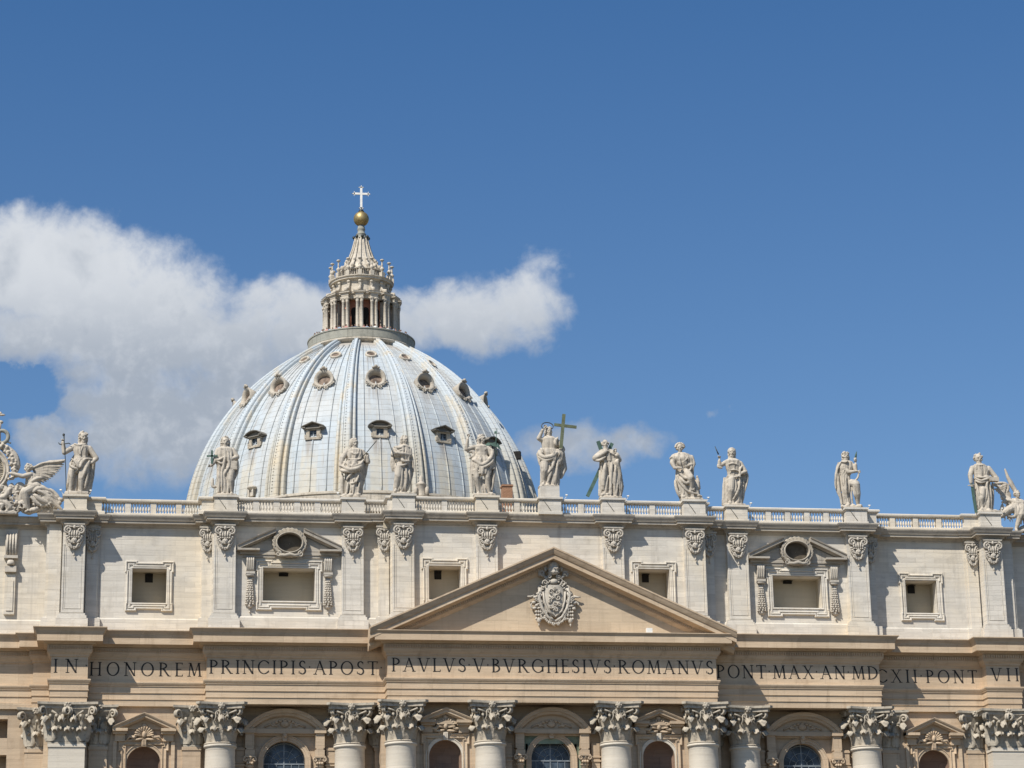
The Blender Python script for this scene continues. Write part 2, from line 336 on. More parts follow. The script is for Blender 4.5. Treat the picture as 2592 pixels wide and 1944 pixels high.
# ---- walls with openings
def arch_slab(mb, x0, x1, y, th, z0, z1, cx, r, zs, zb, n=18):
    """upright slab with an arched opening: centre cx, half width r, springing zs, foot zb"""
    mb.box(x0, cx-r, y, y+th, z0, z1); mb.box(cx+r, x1, y, y+th, z0, z1)
    if zb > z0: mb.box(cx-r, cx+r, y, y+th, z0, zb)
    for i in range(n):
        a = pi-pi*i/n; b = pi-pi*(i+1)/n
        mb.prism([(cx+r*cos(a), zs+r*sin(a)), (cx+r*cos(b), zs+r*sin(b)), (cx+r*cos(b), z1), (cx+r*cos(a), z1)], y, y+th)
def hole_slab(mb, x0, x1, y, th, z0, z1, holes):
    xs = sorted({x0, x1, *[h[0] for h in holes], *[h[1] for h in holes]}); xs = [x for x in xs if x0 <= x <= x1]
    for a, b in zip(xs, xs[1:]):
        zs = [z0]
        for h in sorted([h for h in holes if h[0] <= a+1e-6 and h[1] >= b-1e-6], key=lambda h: h[2]):
            zs += [h[2], h[3]]
        zs.append(z1)
        for k in range(0, len(zs), 2):
            if zs[k+1] > zs[k]: mb.box(a, b, y, y+th, zs[k], zs[k+1])

# bays of the lower storey: (x0, x1, wall depth)
ZA = 29.37                                     # underside of the architrave
BAYS = {'centre': (-4.2, 4.2, 2.1, 0.0), 'inner': (4.2, 14.05, 1.3, 9.12), 'outer': (14.05, 29.05, 3.95, 22.4), 'far': (29.05, 38.9, 3.65, 34.05)}
low = MB()
arch_slab(low, -4.2, 4.2, 2.1, 1.2, -6.6, ZA+.05, 0.0, 1.72, 24.95, 12)
for s in (-1, 1):
    def S(a, b): return (s*a, s*b) if s > 0 else (s*b, s*a)
    a, b = S(4.2, 14.05); arch_slab(low, a, b, 1.3, 1.4, -6.6, ZA+.05, s*9.12, 1.38, 25.0, 19)
    a, b = S(14.05, 29.3); arch_slab(low, a, b, 3.95, 1.2, -6.6, ZA+.05, s*22.4, 1.75, 24.85, 12)
    a, b = S(29.3, 38.75); arch_slab(low, a, b, 3.65, 1.4, -6.6, ZA+.05, s*34.08, 1.40, 24.65, 19)
    a, b = S(38.75, 42.3); low.box(a, b, 3.4, 7, -6.6, ZA+.05)
    a, b = S(42.3, 45.35); low.box(a, b, 5.7, 7, -6.6, ZA+.05)
    a, b = S(45.35, 58); hole_slab(low, a, b, 5.7, 1.3, -6.6, ZA+.05, [(*S(45.36, 51.5), 2, 25.6), (*S(45.36, 47.4), 27.0, 28.6)])
    low.box(s*45, s*58, 7.6, 8.4, -6.6, ZA)
    low.box(s*14.06, s*14.5, 1.3, 4.5, -6.6, ZA+.02)
    # soffits behind the architrave
    low.box(s*4.3, s*14.0, 0.45, 1.4, ZA+.03, ZA+.5); low.box(s*14.6, s*29.2, 2.2, 4.1, ZA+.03, ZA+.5)
    low.box(s*29.2, s*38.6, 3.5, 3.9, ZA+.03, ZA+.5); low.box(s*38.9, s*41.8, 2.45, 4, ZA+.03, ZA+.5); low.box(s*42, s*58, 5.4, 8, ZA+.03, ZA+.5)
low.box(-4.25, 4.25, 0.45, 2.4, ZA+.03, ZA+.5)
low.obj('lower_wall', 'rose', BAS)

# ---- main entablature: one moulding carried round every break
EPATH = mirror([(14.09, 0.0), (14.09, 1.81), (29.05, 1.81), (29.05, 3.33), (38.85, 3.33), (38.85, 2.05), (41.87, 2.05), (41.87, 5.0), (43.4, 5.0), (43.4, 5.6), (58, 5.6)])
def prof_ent(ped):
    p = [(-.55, ZA), (0.0, ZA), (0.0, 29.88), (.07, 29.90), (.07, 29.97), (.04, 29.97), (.04, 30.42), (.12, 30.44), (.12, 30.51), (.08, 30.51), (.08, 30.99), (.15, 31.0), (.15, 31.08), (.20, 31.12), (.27, 31.27), (.27, 31.37), (0.0, 31.42), (0.0, 33.22), (.09, 33.27), (.12, 33.4), (.26, 33.56), (.34, 33.72), (.36, 33.76), (.36, 34.2), (.58, 34.24), (.62, 34.34), (.72, 34.40),
         (1.18, 34.38), (1.18, 34.91), (1.20, 34.94), (1.22, 34.99)]
    return p + ([(1.34, 35.14), (1.34, 35.2), (-.85, 35.24)] if ped else [(1.24, 35.02), (1.30, 35.18), (1.44, 35.38), (1.52, 35.46), (1.52, 35.53), (-.85, 35.58)])
en = MB()
left = EPATH[:11]; right = EPATH[11:]
en.sweep(prof_ent(False), left[:-1]+[(-14.09, 1.81)], XY); en.sweep(prof_ent(False), [(14.09, 1.81)]+right[1:], XY)
en.sweep(prof_ent(True), [(-14.09, 2.6), (-14.09, 0.0), (14.09, 0.0), (14.09, 2.6)], XY)
# dentil course
def dentils(mb, path, a0, a1, z0, z1, step=.40, wd=.11):
    for (x0, y0), (x1, y1) in zip(path, path[1:]):
        if abs(y1-y0) > abs(x1-x0): continue
        n = max(1, int((x1-x0+2*a0)/step)); st = (x1-x0+2*a0)/n
        for i in range(n):
            c = x0-a0+st*(i+.5); mb.box(c-wd/2, c+wd/2, y0-a1, y0-a0+.02, z0, z1)
dentils(en, EPATH, .36, .50, 33.88, 34.12, .21)
ENT = en.obj('entablature', 'brown', BAS)

# ---- inscription
def glyph(ch):
    """strokes of a Roman capital in a box one unit high: (kind, ...) returns polygons, width"""
    T, t, sf = .125, .055, .05
    P = []
    def bar(x0, z0, x1, z1, w_):        # slanted bar of horizontal width w_
        P.append([(x0-w_/2, z0), (x0+w_/2, z0), (x1+w_/2, z1), (x1-w_/2, z1)])
    def serif(x, z, hw=.13): P.append([(x-hw, z), (x+hw, z), (x+hw, z+sf), (x-hw, z+sf)])
    def stem(x): bar(x, 0, x, 1, T); serif(x, 0); serif(x, 1-sf)
    def hbar(x0, x1, z): P.append([(x0, z-t/2), (x1, z-t/2), (x1, z+t/2), (x0, z+t/2)])
    def arc(cx, cz, rx, rz, a0, a1, tv=T, th=t, n=14):
        for i in range(n):
            q = []
            for a in (a0+(a1-a0)*i/n, a0+(a1-a0)*(i+1)/n):
                a = radians(a); wv = th+(tv-th)*abs(cos(a)); q.append(((cx+rx*cos(a), cz+rz*sin(a)), (cx+(rx-wv)*cos(a), cz+(rz-min(wv, rz*.8))*sin(a))))
            P.append([q[0][0], q[1][0], q[1][1], q[0][1]])
    wd = .7
    if ch == 'I': stem(.15); wd = .3
    elif ch == 'N': bar(.12, 0, .12, 1, t*1.2); bar(.72, 0, .72, 1, t*1.2); bar(.10, 1, .72, 0, T*1.25); serif(.12, 0); serif(.08, 1-sf); serif(.72, 1-sf); wd = .84
    elif ch == 'H': stem(.14); stem(.72); hbar(.14, .72, .52); wd = .86
    elif ch == 'O': arc(.47, .5, .46, .51, 0, 360, n=28); wd = .94
    elif ch == 'C': arc(.47, .5, .46, .51, 42, 318, n=22); bar(.80, .72, .80, .88, t); bar(.80, .13, .80, .27, t); wd = .84
    elif ch == 'G': arc(.47, .5, .46, .51, 45, 320, n=22); bar(.80, .72, .80, .88, t); bar(.80, .08, .80, .45, T); serif(.80, .42, .12); wd = .9
    elif ch == 'R': stem(.14); arc(.24, .76, .36, .24, -90, 90); hbar(.14, .26, .545); hbar(.14, .26, .975); bar(.34, .53, .72, 0, T*1.2); serif(.76, 0, .1); wd = .82
    elif ch == 'P': stem(.14); arc(.24, .74, .36, .26, -90, 90); hbar(.14, .26, .505); hbar(.14, .26, .975); wd = .62
    elif ch == 'B': stem(.14); arc(.22, .77, .32, .23, -90, 90); arc(.24, .28, .38, .28, -90, 90); hbar(.14, .26, .545); hbar(.14, .26, .975); hbar(.14, .26, .025); wd = .64
    elif ch == 'D': stem(.14); arc(.24, .5, .56, .5, -90, 90, n=18); hbar(.14, .26, .975); hbar(.14, .26, .025); wd = .84
    elif ch == 'E': stem(.14); hbar(.14, .52, .972); hbar(.14, .46, .52); hbar(.14, .54, .028); bar(.51, .86, .53, 1, t); bar(.55, .14, .52, 0, t); wd = .58
    elif ch == 'L': stem(.14); hbar(.14, .54, .028); bar(.56, .16, .53, 0, t); wd = .58
    elif ch == 'M': bar(.10, 0, .18, 1, t*1.2); bar(.19, 1, .48, .05, T); bar(.48, .05, .77, 1, t); bar(.88, 0, .79, 1, T); serif(.10, 0); serif(.88, 0); serif(.14, 1-sf, .09); serif(.83, 1-sf, .09); wd = .98
    elif ch == 'A': bar(.10, 0, .44, 1, t); bar(.78, 0, .42, 1, T); hbar(.22, .66, .36); serif(.10, 0); serif(.78, 0); wd = .88
    elif ch == 'V': bar(.42, 0, .10, 1, T); bar(.44, 0, .76, 1, t); serif(.10, 1-sf); serif(.76, 1-sf); wd = .86
    elif ch == 'X': bar(.10, 0, .70, 1, t); bar(.74, 0, .14, 1, T); serif(.10, 0); serif(.74, 0); serif(.14, 1-sf); serif(.70, 1-sf); wd = .84
    elif ch == 'S': arc(.30, .75, .25, .26, 40, 270, T, t*1.3); arc(.30, .26, .27, .265, -140, 90, T, t*1.3); bar(.47, .78, .47, .92, t); bar(.06, .08, .06, .24, t); wd = .58
    elif ch == 'T': stem(.38); hbar(.04, .72, .972); bar(.06, .84, .03, 1, t); bar(.70, .84, .73, 1, t); wd = .76
    elif ch == '.': P.append([(.0, .46), (.09, .54), (.0, .62), (-.02, .54)]); wd = .1
    return P, wd
def inscribe(txt, x0, x1, y, parent, z0=31.90, h=1.16):
    gl = [glyph(c) for c in txt]; tot = sum(g[1] for g in gl)*h; gap = (x1-x0-tot)/max(1, len(txt)-1)
    x = x0; mb = MB()
    for ch, (ps, wd) in zip(txt, gl):
        if ch == '.' and mb.f: mb.obj('inscription', 'letter', parent); mb = MB()
        for q in ps: mb.prism([(x+a*h, z0+b*h) for a, b in q], y-.012, y+.03)
        if ch == '.': mb.obj('inscription_dot', 'letter', parent); mb = MB()
        x += wd*h+gap
    if mb.f: mb.obj('inscription', 'letter', parent)
for txt, a, b, y in (('IN.', -41.66, -38.90, 2.05), ('HONOREM', -38.72, -29.45, 3.33), ('PRINCIPIS.APOST.', -28.85, -14.35, 1.81), ('PAVLVS.V.BVRGHESIVS.ROMANVS', -13.75, 13.85, 0.0),
                     ('PONT.MAX.AN.MD', 14.55, 28.95, 1.81), ('CXII.PONT', 29.25, 38.45, 3.33), ('VII', 39.25, 41.8, 2.05)):
    inscribe(txt, a, b, y, ENT)

# ---- pediment over the four middle columns
SL = 7.04/15.62; cs = cos(math.atan(SL)); pd = MB()
pr = [(-.02, 0.0), (.0, .08), (.14, .22), (.22, .32), (.26, .34), (.52, .36), (.54, .55), (.62, .62), (.70, 1.205), (1.04, 1.205), (1.07, 1.29), (1.12, 1.32), (1.22, 1.38), (1.38, 1.46), (1.46, 1.52), (1.58, 1.52), (1.62, -.74), (0, -.74)]
apex = 42.50-1.60/cs
hw = 14.09+1.60
# travel right to left so that the right-hand side is upwards
path = [(hw, apex-hw*SL), (0.0, apex), (-hw, apex-hw*SL)]
pd.sweep(pr, path, XZ(0.0), endv=((0, 1/cs), (0, 1/cs)))
n = 78                                          # dentils of the two slopes
for s in (-1, 1):
    for i in range(n):
        u = .5+(13.4*i/n); zc = apex-u*SL+.30/cs
        ux = Vector((s*cs, -SL*cs)); un = Vector((s*SL*cs, cs)); c = Vector((s*u, zc))
        q = [c+ux*(k*.055)+un*l for k, l in ((-1, 0), (1, 0), (1, .22), (-1, .22))]
        pd.prism([tuple(v) for v in q], -.46, -.3)
PED = pd.obj('pediment', 'brown', BAS)
tp = MB(); tp.prism([(-13.3, 35.1), (13.3, 35.1), (0, 35.1+13.3*SL)], -.04, .73)
tp.obj('tympanum', 'tymp', PED)
bk = MB(); bk.box(7.9, 8.4, -1.15, -.8, 35.22, 35.62); lab(bk.obj('stone_block', 'white', PED), 'small pale block left on the ledge under the right slope')

# ---- coat of arms in the tympanum
def spiral(mb, c, r0, turns, y, rad, sgn=1, a0=0.0, n=26, plane='xz', ux=(1, 0, 0)):
    pts = []; ux = Vector(ux)
    for i in range(n+1):
        t = i/n; a = a0+sgn*turns*2*pi*t; r = r0*(1-.85*t)
        pts.append(Vector(c)+ux*(r*cos(a))+Vector((0, 0, r*sin(a)))+Vector((0, y*t, 0)))
    mb.tube(pts, [rad*(1-.5*i/n) for i in range(n+1)], 6)
ca = MB(); cc = (0.12, 38.2)
def CP(x, z, y=0.0): return (cc[0]+x, -.25+y, cc[1]+z)
rows = []
for i in range(9):                               # bulging shield
    z = 1.15-2.7*i/8; hwid = 1.02*sqrt(max(.03, 1-((z+.0)/1.75)**2)) if z < 0 else 1.0-.12*z
    rows.append([CP(hwid*cos(pi*j/10), z, -.42*sin(pi*j/10)*(1-.3*(z/1.6)**2)) for j in range(11)])
ca.grid(rows, smooth=True)
for s in (-1, 1):
    for (x, z, r) in ((1.12, .98, .38), (.55, 1.62, .34), (1.02, -.75, .3)): spiral(ca, CP(s*x, z), r, 1.4, -.1, .11, s, pi/2)
    ca.tube([CP(s*1.15, .9, -.1), CP(s*1.32, .1, -.2), CP(s*1.1, -.8, -.22), CP(s*.62, -1.6, -.25), CP(0, -2.0, -.25)], [.18, .17, .15, .13, .12], 8)
    ca.tube([CP(s*.95, .6, -.2), CP(s*.9, -.2, -.3), CP(s*.6, -1.1, -.35), CP(0, -1.62, -.35)], .09, 6)
    # crossed keys behind the crown, tassel cords and hanging tassels
    ca.tube([CP(-s*.9, .9), CP(s*1.12, 2.1, -.05)], .13, 6)
    ca.box(cc[0]+s*1.05-.26, cc[0]+s*1.05+.26, -.42, -.1, cc[1]+1.95, cc[1]+2.45)
    for k, (x, z) in enumerate(((1.35, .4), (1.62, .1), (1.75, -.35), (1.5, -.6), (1.68, -.85))): ca.ell(CP(s*x, z, -.12), (.2, .16, .14), 8, 6)
    spiral(ca, CP(s*1.72, -.55), .42, 1.1, -.05, .09, s, 0)
    for rr in range(4):
        for k in range(-1, 2):
            if rr == 0 and k: continue
            ca.ell(CP(s*1.36+k*.2, -.85-.3*rr, -.14), (.12, .14, .13), 8, 6)
    ca.ell(CP(s*1.36, -1.9, -.14), (.22, .18, .26), 8, 6); ca.ell(CP(s*1.36, -2.25, -.14), (.08, .08, .16), 8, 6)
    ca.tube([CP(s*1.7, .25, -.05), CP(s*2.05, .15, -.1), CP(s*2.3, .18, -.1)], [.1, .09, .05], 6)
for k in range(15):
    a = pi+pi*k/14; ca.ell(CP(.85*cos(a), -1.55+.62*sin(a), -.22), (.13, .13, .12), 8, 6)
RA = random.Random(12)
def curl(x, z, r, sg, a0, y=-.35, w_=.075): spiral(ca, CP(x, z, y), r, 1.25, -.1, w_, sg, a0, 16)
for x, z, r, sg, a0 in ((-.3, .55, .26, 1, 0), (.28, .5, .2, -1, 1), (-.1, .1, .2, -1, 2), (.3, .02, .22, 1, 3), (-.42, -.2, .2, 1, 4), (.05, -.45, .25, -1, .5), (.42, -.55, .18, 1, 1.5), (-.3, -.75, .2, 1, 2.5), (.1, -1.05, .2, -1, 3.5), (0, .85, .18, 1, 4.5)): curl(x, z, r, sg, a0, -.46+.1*abs(x))
ca.tube([CP(-.5, .2, -.45), CP(-.2, -.1, -.5), (CP(.1, .25, -.5)), CP(.45, .25, -.42)], .07, 6); ca.tube([CP(-.4, -.95, -.4), CP(0, -.8, -.5), CP(.35, -.95, -.4)], .07, 6)
for k in range(64):                              # leafy scrolls breaking up the outline of the shield
    a = 2*pi*k/64; wx, wz = 1.32+.16*sin(5*a), 1.72+.14*cos(4*a); x = wx*cos(a); z = -.35+wz*sin(a)
    b = a+RA.uniform(-1, 1); L = RA.uniform(.14, .3); ca.tube([CP(x, z, -.1), CP(x+L*.6*cos(b), z+L*.6*sin(b), -.28), CP(x+L*cos(b), z+L*sin(b), -.16)], [.06, .1, .04], 6)
for s in (-1, 1):
    for x, z, r in ((.75, 1.35, .26), (1.3, .3, .22), (1.15, -.3, .2), (.8, -1.25, .24), (.35, -1.85, .2), (1.55, -.1, .2), (1.0, 2.15, .22), (.4, 1.9, .2)): curl(s*x, z, r, s, x*5, -.25, .07)
ca.ell(CP(0, 1.45, -.2), (.36, .26, .26), 12, 8)
ARMS = ca.obj('coat_of_arms', 'scroll', PED); lab(ARMS, 'carved coat of arms with shield, scrolls and tassels')
ti = MB(); ti.lathe([(.34, 0), (.42, .1), (.46, .16), (.47, .3), (.44, .32), (.50, .42), (.51, .62), (.46, .64), (.48, .74), (.45, .95), (.37, 1.1), (.2, 1.24), (.05, 1.3)], 16, (cc[0], -.35, cc[1]+2.05))
ti.ell((cc[0], -.35, cc[1]+3.45), .11, 8, 6)
for k in range(12):
    for zz, rr in ((.2, .5), (.52, .55), (.84, .5)): ti.ell((cc[0]+rr*cos(k*pi/6), -.35+rr*sin(k*pi/6), cc[1]+2.05+zz), .055, 6, 4)
for s in (-1, 1): ti.lathe([(.13, 0), (.13, .35)], 8, (cc[0]+s*.72, -.4, cc[1]+2.35))
ti.obj('papal_tiara', 'scroll', PED)

# ---- attic storey
AT = {1: (5.5, .27), 2: (12.68, .27), 3: (16.85, 1.72), 4: (27.7, 1.78), 5: (40.3, 2.42)}     # pilasters: x, face depth
WA = mirror([(13.7, .75), (13.7, 1.55), (14.65, 1.55), (14.65, 2.3), (28.75, 2.3), (28.75, 2.95), (29.6, 2.95), (29.6, 3.75), (38.15, 3.75), (38.15, 3.6), (42.62, 3.6), (42.62, 5.0), (58, 5.0)])
aw = MB()
for s in (-1, 1):
    aw.box(s*13.65, s*13.7, .75, 2.4, 35, 44.9); aw.box(s*13.701, s*14.65, 1.55, 2.5, 35, 44.9); aw.box(s*28.75, s*29.6, 2.95, 4.9, 35, 44.9)
hole_slab(aw, -13.649, 13.649, .75, 1.1, 35.0, 44.9, [(-10.46, -7.72, 38.2, 41.1), (7.72, 10.46, 38.2, 41.1), (-1.3, 1.3, 38.2, 41.1)])
for s in (-1, 1):
    def H(a, b, c, d): return (s*a, s*b, c, d) if s > 0 else (s*b, s*a, c, d)
    a, b = (14.651, 28.749) if s > 0 else (-28.749, -14.651)
    hole_slab(aw, a, b, 2.3, 1.1, 35.0, 44.9, [H(20.02, 24.42, 38.22, 41.05)])
    a, b = (29.601, 38.14) if s > 0 else (-38.14, -29.601)
    hole_slab(aw, a, b, 3.75, 1.1, 35.0, 44.9, [H(32.5, 35.38, 38.2, 41.13)])
    aw.box(s*38.15, s*42.62, 3.6, 5.0, 35, 44.9); aw.box(s*42.63, s*58, 5.0, 6.4, 35, 44.9)
AWALL = aw.obj('attic_wall', 'attic', BAS)
# plinth course of the attic, and the thin band above the main cornice
pl = MB()
pb = [(-.3, 35.3), (.16, 35.3), (.16, 36.75), (.10, 36.85), (0.01, 36.9), (-.3, 36.9)]
pl.sweep(pb, WA, XY)
for s in (-1, 1):
    for k, (x, y) in AT.items():
        if k == 1: continue
        pl.box(s*x-1.32, s*x+1.32, y-.26, y+.7, 35.35, 36.55); pl.box(s*x-1.2, s*x+1.2, y-.17, y+.7, 36.55, 36.8); pl.box(s*x-1.08, s*x+1.08, y-.09, y+.7, 36.8, 37.0)
    for xa, xb, y in ((38.0, 39.2, 3.5), (41.3, 42.9, 3.5), (28.7, 29.85, 2.85), (13.7, 14.9, 1.45)): pl.box(s*xa, s*xb, y-.18, y+.3, 35.4, 36.78)
pl.obj('attic_plinth', 'attic', BAS)

# grotesque capital of the attic pilasters
def attic_capital():
    m = MB(); w_ = .86
    m.box(-w_, w_, -.42, .2, 2.28, 2.42); m.box(-w_+.06, w_-.06, -.34, .2, 2.16, 2.28)
    for s in (-1, 1):
        spiral(m, (s*.52, -.36, 1.80), .34, 1.5, -.06, .10, -s, pi/2)
        m.lathe([(.30, -.3), (.32, .0)], 12, (0, 0, 0)) if False else None
        rows = [[(s*.52+.27*cos(2*pi*j/12), yy, 1.80+.30*sin(2*pi*j/12)) for j in range(12)] for yy in (-.34, .1)]
        m.grid(rows, True, False, True, True)
        m.tube([(s*.52, -.36, 2.13), (0, -.34, 2.08)], .07, 6)
        for k in range(6): m.ell((s*(.58-.075*k), -.24, 1.28-.2*k+.02*k*k), (.16-.012*k, .15, .13), 8, 6)
        for k in range(4): m.ell((s*(.34-.05*k), -.3, .62-.1*k), (.11, .12, .09), 8, 6)
        m.tube([(s*.62, -.2, 1.45), (s*.66, -.18, 1.0), (s*.42, -.2, .55), (0, -.26, .32)], [.09, .09, .08, .07], 6)
    m.ell((0, -.36, 2.08), (.14, .1, .17), 8, 6)
    for k in range(5):
        x = -.42+.21*k; m.tube([(x*1.02, -.30, 1.78), (x, -.40, 1.45), (x*.9, -.34, 1.22)], [.065, .085, .08], 7)
        m.ell((x*.9, -.38, 1.2), (.09, .08, .07), 7, 5)
    m.prism([(-.6, 2.1), (.6, 2.1), (.58, 1.2), (.36, .75), (.1, .4), (-.1, .4), (-.36, .75), (-.58, 1.2)], -.16, .1)
    m.ell((0, -.28, .92), (.27, .2, .30), 10, 8); m.ell((0, -.46, .88), (.06, .08, .09), 6, 5); m.ell((-.1, -.44, .98), .05, 6, 4); m.ell((.1, -.44, .98), .05, 6, 4); m.ell((0, -.4, .72), (.12, .1, .06), 6, 4)
    for k in range(7):
        a = pi+pi*k/6; m.ell((.4*cos(a), -.24, .48+.14*sin(a)), (.11, .12, .09), 8, 5)
    m.tube([(-.22, -.2, .3), (0, -.28, .22), (.22, -.2, .3)], .06, 6)
    m.tube([(0, -.18, .2), (0, -.18, -.18)], [.04, .03], 6); m.lathe([(.03, 0), (.06, -.06), (.09, -.2), (.02, -.27)], 8, (0, -.18, -.14))
    return m
PIL = None; CAPM = attic_capital().obj('pilaster_capital', 'scroll'); first = True
def attic_pilaster(x, y, hwid, mir, z0=37.0, z1=44.9, cap=1.0, name='attic_pilaster', capx=0.0):
    m = MB(); yb = y+1.0 if hwid > .7 else y+.6
    m.box(x-hwid, x+hwid, y, yb, z0, z1)
    # sunk panel: a raised frame on the face
    if hwid > .7:
        f = .16
        m.box(x-hwid+.02, x-hwid+f, y-.05, y+.05, z0+.05, 42.9); m.box(x+hwid-f, x+hwid-.02, y-.05, y+.05, z0+.05, 42.9)
        m.box(x-hwid+f+.001, x+hwid-f-.001, y-.05, y+.05, z0+.05, z0+.25)
        i = f+.10
        for sx in (-1, 1): m.box(x+sx*(hwid-i), x+sx*(hwid-i-.05), y-.03, y+.05, z0+.42, 42.6)
        m.box(x-hwid+i, x+hwid-i, y-.032, y+.04, z0+.38, z0+.43)
    o = m.obj(name, 'attic', BAS)
    return o
for s in (-1, 1):
    for k, (x, y) in AT.items():
        o = attic_pilaster(s*x, y, .94, s)
        if first: c = CAPM; c.parent = o; first = False
        else: c = CAPM.copy(); COL.objects.link(c); c.parent = o
        c.location = (s*x, y, 42.22)
    for x, y, hwid in ((38.78, 3.42, .46), (41.9, 3.42, .52), (29.14, 2.78, .40), (14.2, 1.38, .40)):
        o = attic_pilaster(s*x, y, hwid, s, 36.78)
        if x > 41: continue
        c = CAPM.copy(); COL.objects.link(c); c.parent = o; c.location = (s*x, y, 42.22); c.scale = (.8, .8, 1)
    # flat strip and fluted console beside the clock bay
    m = MB(); m.box(s*45.15, s*46.02, 4.75, 5.2, 37.3, 40.7); m.box(s*45.3, s*45.85, 4.68, 4.9, 37.6, 40.2); o = m.obj('attic_pilaster', 'attic', BAS)
    m = MB()
    for k in range(4): m.tube([(s*(45.2+.24*k), 4.55, 44.2), (s*(45.2+.24*k), 4.6, 42.4)], .1, 6)
    m.box(s*45.05, s*46.1, 4.7, 5.1, 42.3, 44.6); m.box(s*45.0, s*46.15, 4.35, 5.1, 42.05, 42.3); m.lathe([(.3, 0), (.34, .1), (.3, .4)], 12, (s*45.58, 4.65, 41.5)); m.box(s*45.1, s*46.05, 4.5, 5.1, 40.9, 41.4)
    m.obj('console', 'scroll', o)
    m = MB(); m.sweep([(-.1, 0), (-.1, .2), (.1, .25), (.12, 0)], [(s*44.8, 37.3), (s*44.8, 44.2)][::s], XZ(5.0)) if False else None

# ---- attic cornice, broken forward over each pilaster
cpts = []
WAh = [(0, .75), (13.7, .75), (13.7, 1.55), (14.65, 1.55), (14.65, 2.3), (28.75, 2.3), (28.75, 2.95), (29.6, 2.95), (29.6, 3.75), (38.15, 3.75), (38.15, 3.6), (42.62, 3.6), (42.62, 5.0), (58, 5.0)]
breaks = [(AT[k][0]-1.0, AT[k][0]+1.0, AT[k][1]-.05) for k in AT]
seq = []
for (x0, y0), (x1, y1) in zip(WAh, WAh[1:]):
    if x0 != 0: seq.append((x0, y0))
    if y0 == y1:
        for a, b, yy in breaks:
            if x0 < a and b < x1: seq += [(a, y0), (a, yy), (b, yy), (b, y0)]
seq.append(WAh[-1])
CPATH = mirror(seq)
co = MB()
co.sweep([(-.42, 44.66), (.06, 44.66), (.08, 44.74), (.18, 44.84), (.22, 44.93), (.30, 44.97), (.58, 44.96), (.58, 45.16), (.66, 45.18), (.68, 45.24), (.73, 45.34), (.80, 45.46), (.84, 45.56), (.84, 45.64), (-.42, 45.70)], CPATH, XY)
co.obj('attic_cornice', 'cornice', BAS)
tr = MB()
tr.box(-14.3, 14.3, 1.0, 20, 44.4, 45.66)
for s in (-1, 1):
    tr.box(s*14.301, s*29.2, 2.6, 20, 44.4, 45.66); tr.box(s*29.201, s*38.4, 4.05, 20, 44.4, 45.66); tr.box(s*38.401, s*42.3, 3.5, 20, 44.4, 45.66); tr.box(s*42.301, s*58, 5.3, 20, 44.4, 45.66)
tr.box(-57.9, 57.9, 10, 26, -6.6, 44.5); tr.box(-22, 22, 26, 150, -6.6, 46.5); tr.obj('terrace', 'plaster', BAS)

# ---- attic windows
def eared(W_, zt, zb, e=.5):
    W2 = W_-.12
    L = [(-W_, zt), (-W_*e, zt), (-W_*e, zt-.15), (W_*e, zt-.15), (W_*e, zt), (W_, zt), (W_, zt-1.0), (W2, zt-1.0), (W2, zb+.75), (W2+.06, zb+.75), (W2+.06, zb), (W_*.5, zb), (W_*.5, zb+.17), (-W_*.5, zb+.17), (-W_*.5, zb), (-W2-.06, zb), (-W2-.06, zb+.75), (-W2, zb+.75), (-W2, zt-1.0), (-W_, zt-1.0)]
    return L[::-1]                               # anticlockwise: right-hand side is outwards
def attic_window(cx, y, ow, oz0, oz1, fw_, fz0, fz1, depth, hatch):
    r = empty if False else None
    m = MB()
    path = [(cx+a, b) for a, b in eared(fw_, fz1, fz0)]
    m.sweep([(0, 0), (0, .12), (-.05, .20), (-.10, .21), (-.14, .12), (-.2, .10), (-.2, 0)], path, XZ(y), closed=True)
    m.sweep([(-.22, 0), (-.22, .11), (-.27, .17), (-.36, .15), (-.40, .08), (-.42, 0)], path, XZ(y), closed=True)
    i = .3
    hole_slab(m, cx-fw_+.28, cx+fw_-.28, y-.07, .09, fz0+.35, fz1-.32, [(cx-ow, cx+ow, oz0, oz1)])
    m.sweep([(0.0, 0), (0.0, .12), (.05, .15), (.11, .15), (.14, .07), (.14, 0)], [(cx-ow, oz0), (cx+ow, oz0), (cx+ow, oz1), (cx-ow, oz1)], XZ(y), closed=True)
    o = m.obj('attic_window', 'attic', BAS)
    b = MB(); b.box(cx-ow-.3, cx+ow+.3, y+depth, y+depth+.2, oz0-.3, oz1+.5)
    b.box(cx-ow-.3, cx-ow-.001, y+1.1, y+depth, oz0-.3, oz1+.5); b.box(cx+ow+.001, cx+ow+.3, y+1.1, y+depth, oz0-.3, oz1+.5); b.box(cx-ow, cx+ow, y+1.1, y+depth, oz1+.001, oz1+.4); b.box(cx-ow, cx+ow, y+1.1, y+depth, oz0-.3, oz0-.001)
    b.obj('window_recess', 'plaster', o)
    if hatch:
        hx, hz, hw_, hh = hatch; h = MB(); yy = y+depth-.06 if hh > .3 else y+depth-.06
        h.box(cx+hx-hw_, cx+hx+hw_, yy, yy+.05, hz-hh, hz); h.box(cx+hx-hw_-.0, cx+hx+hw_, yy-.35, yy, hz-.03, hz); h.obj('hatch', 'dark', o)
    return o
for s in (-1, 1):
    attic_window(s*33.94, 3.75, 1.44, 38.2, 41.13, 2.05, 37.47, 41.82, 1.9, ((-.02 if s < 0 else -.3), 41.05, .33, .68))
    attic_window(s*9.09, .75, 1.37, 38.2, 41.1, 2.0, 37.47, 41.82, 1.9, (-.35, 41.05, .3, .68))
attic_window(0.0, .75, 1.3, 38.2, 41.1, 2.0, 37.47, 41.82, 1.9, None)
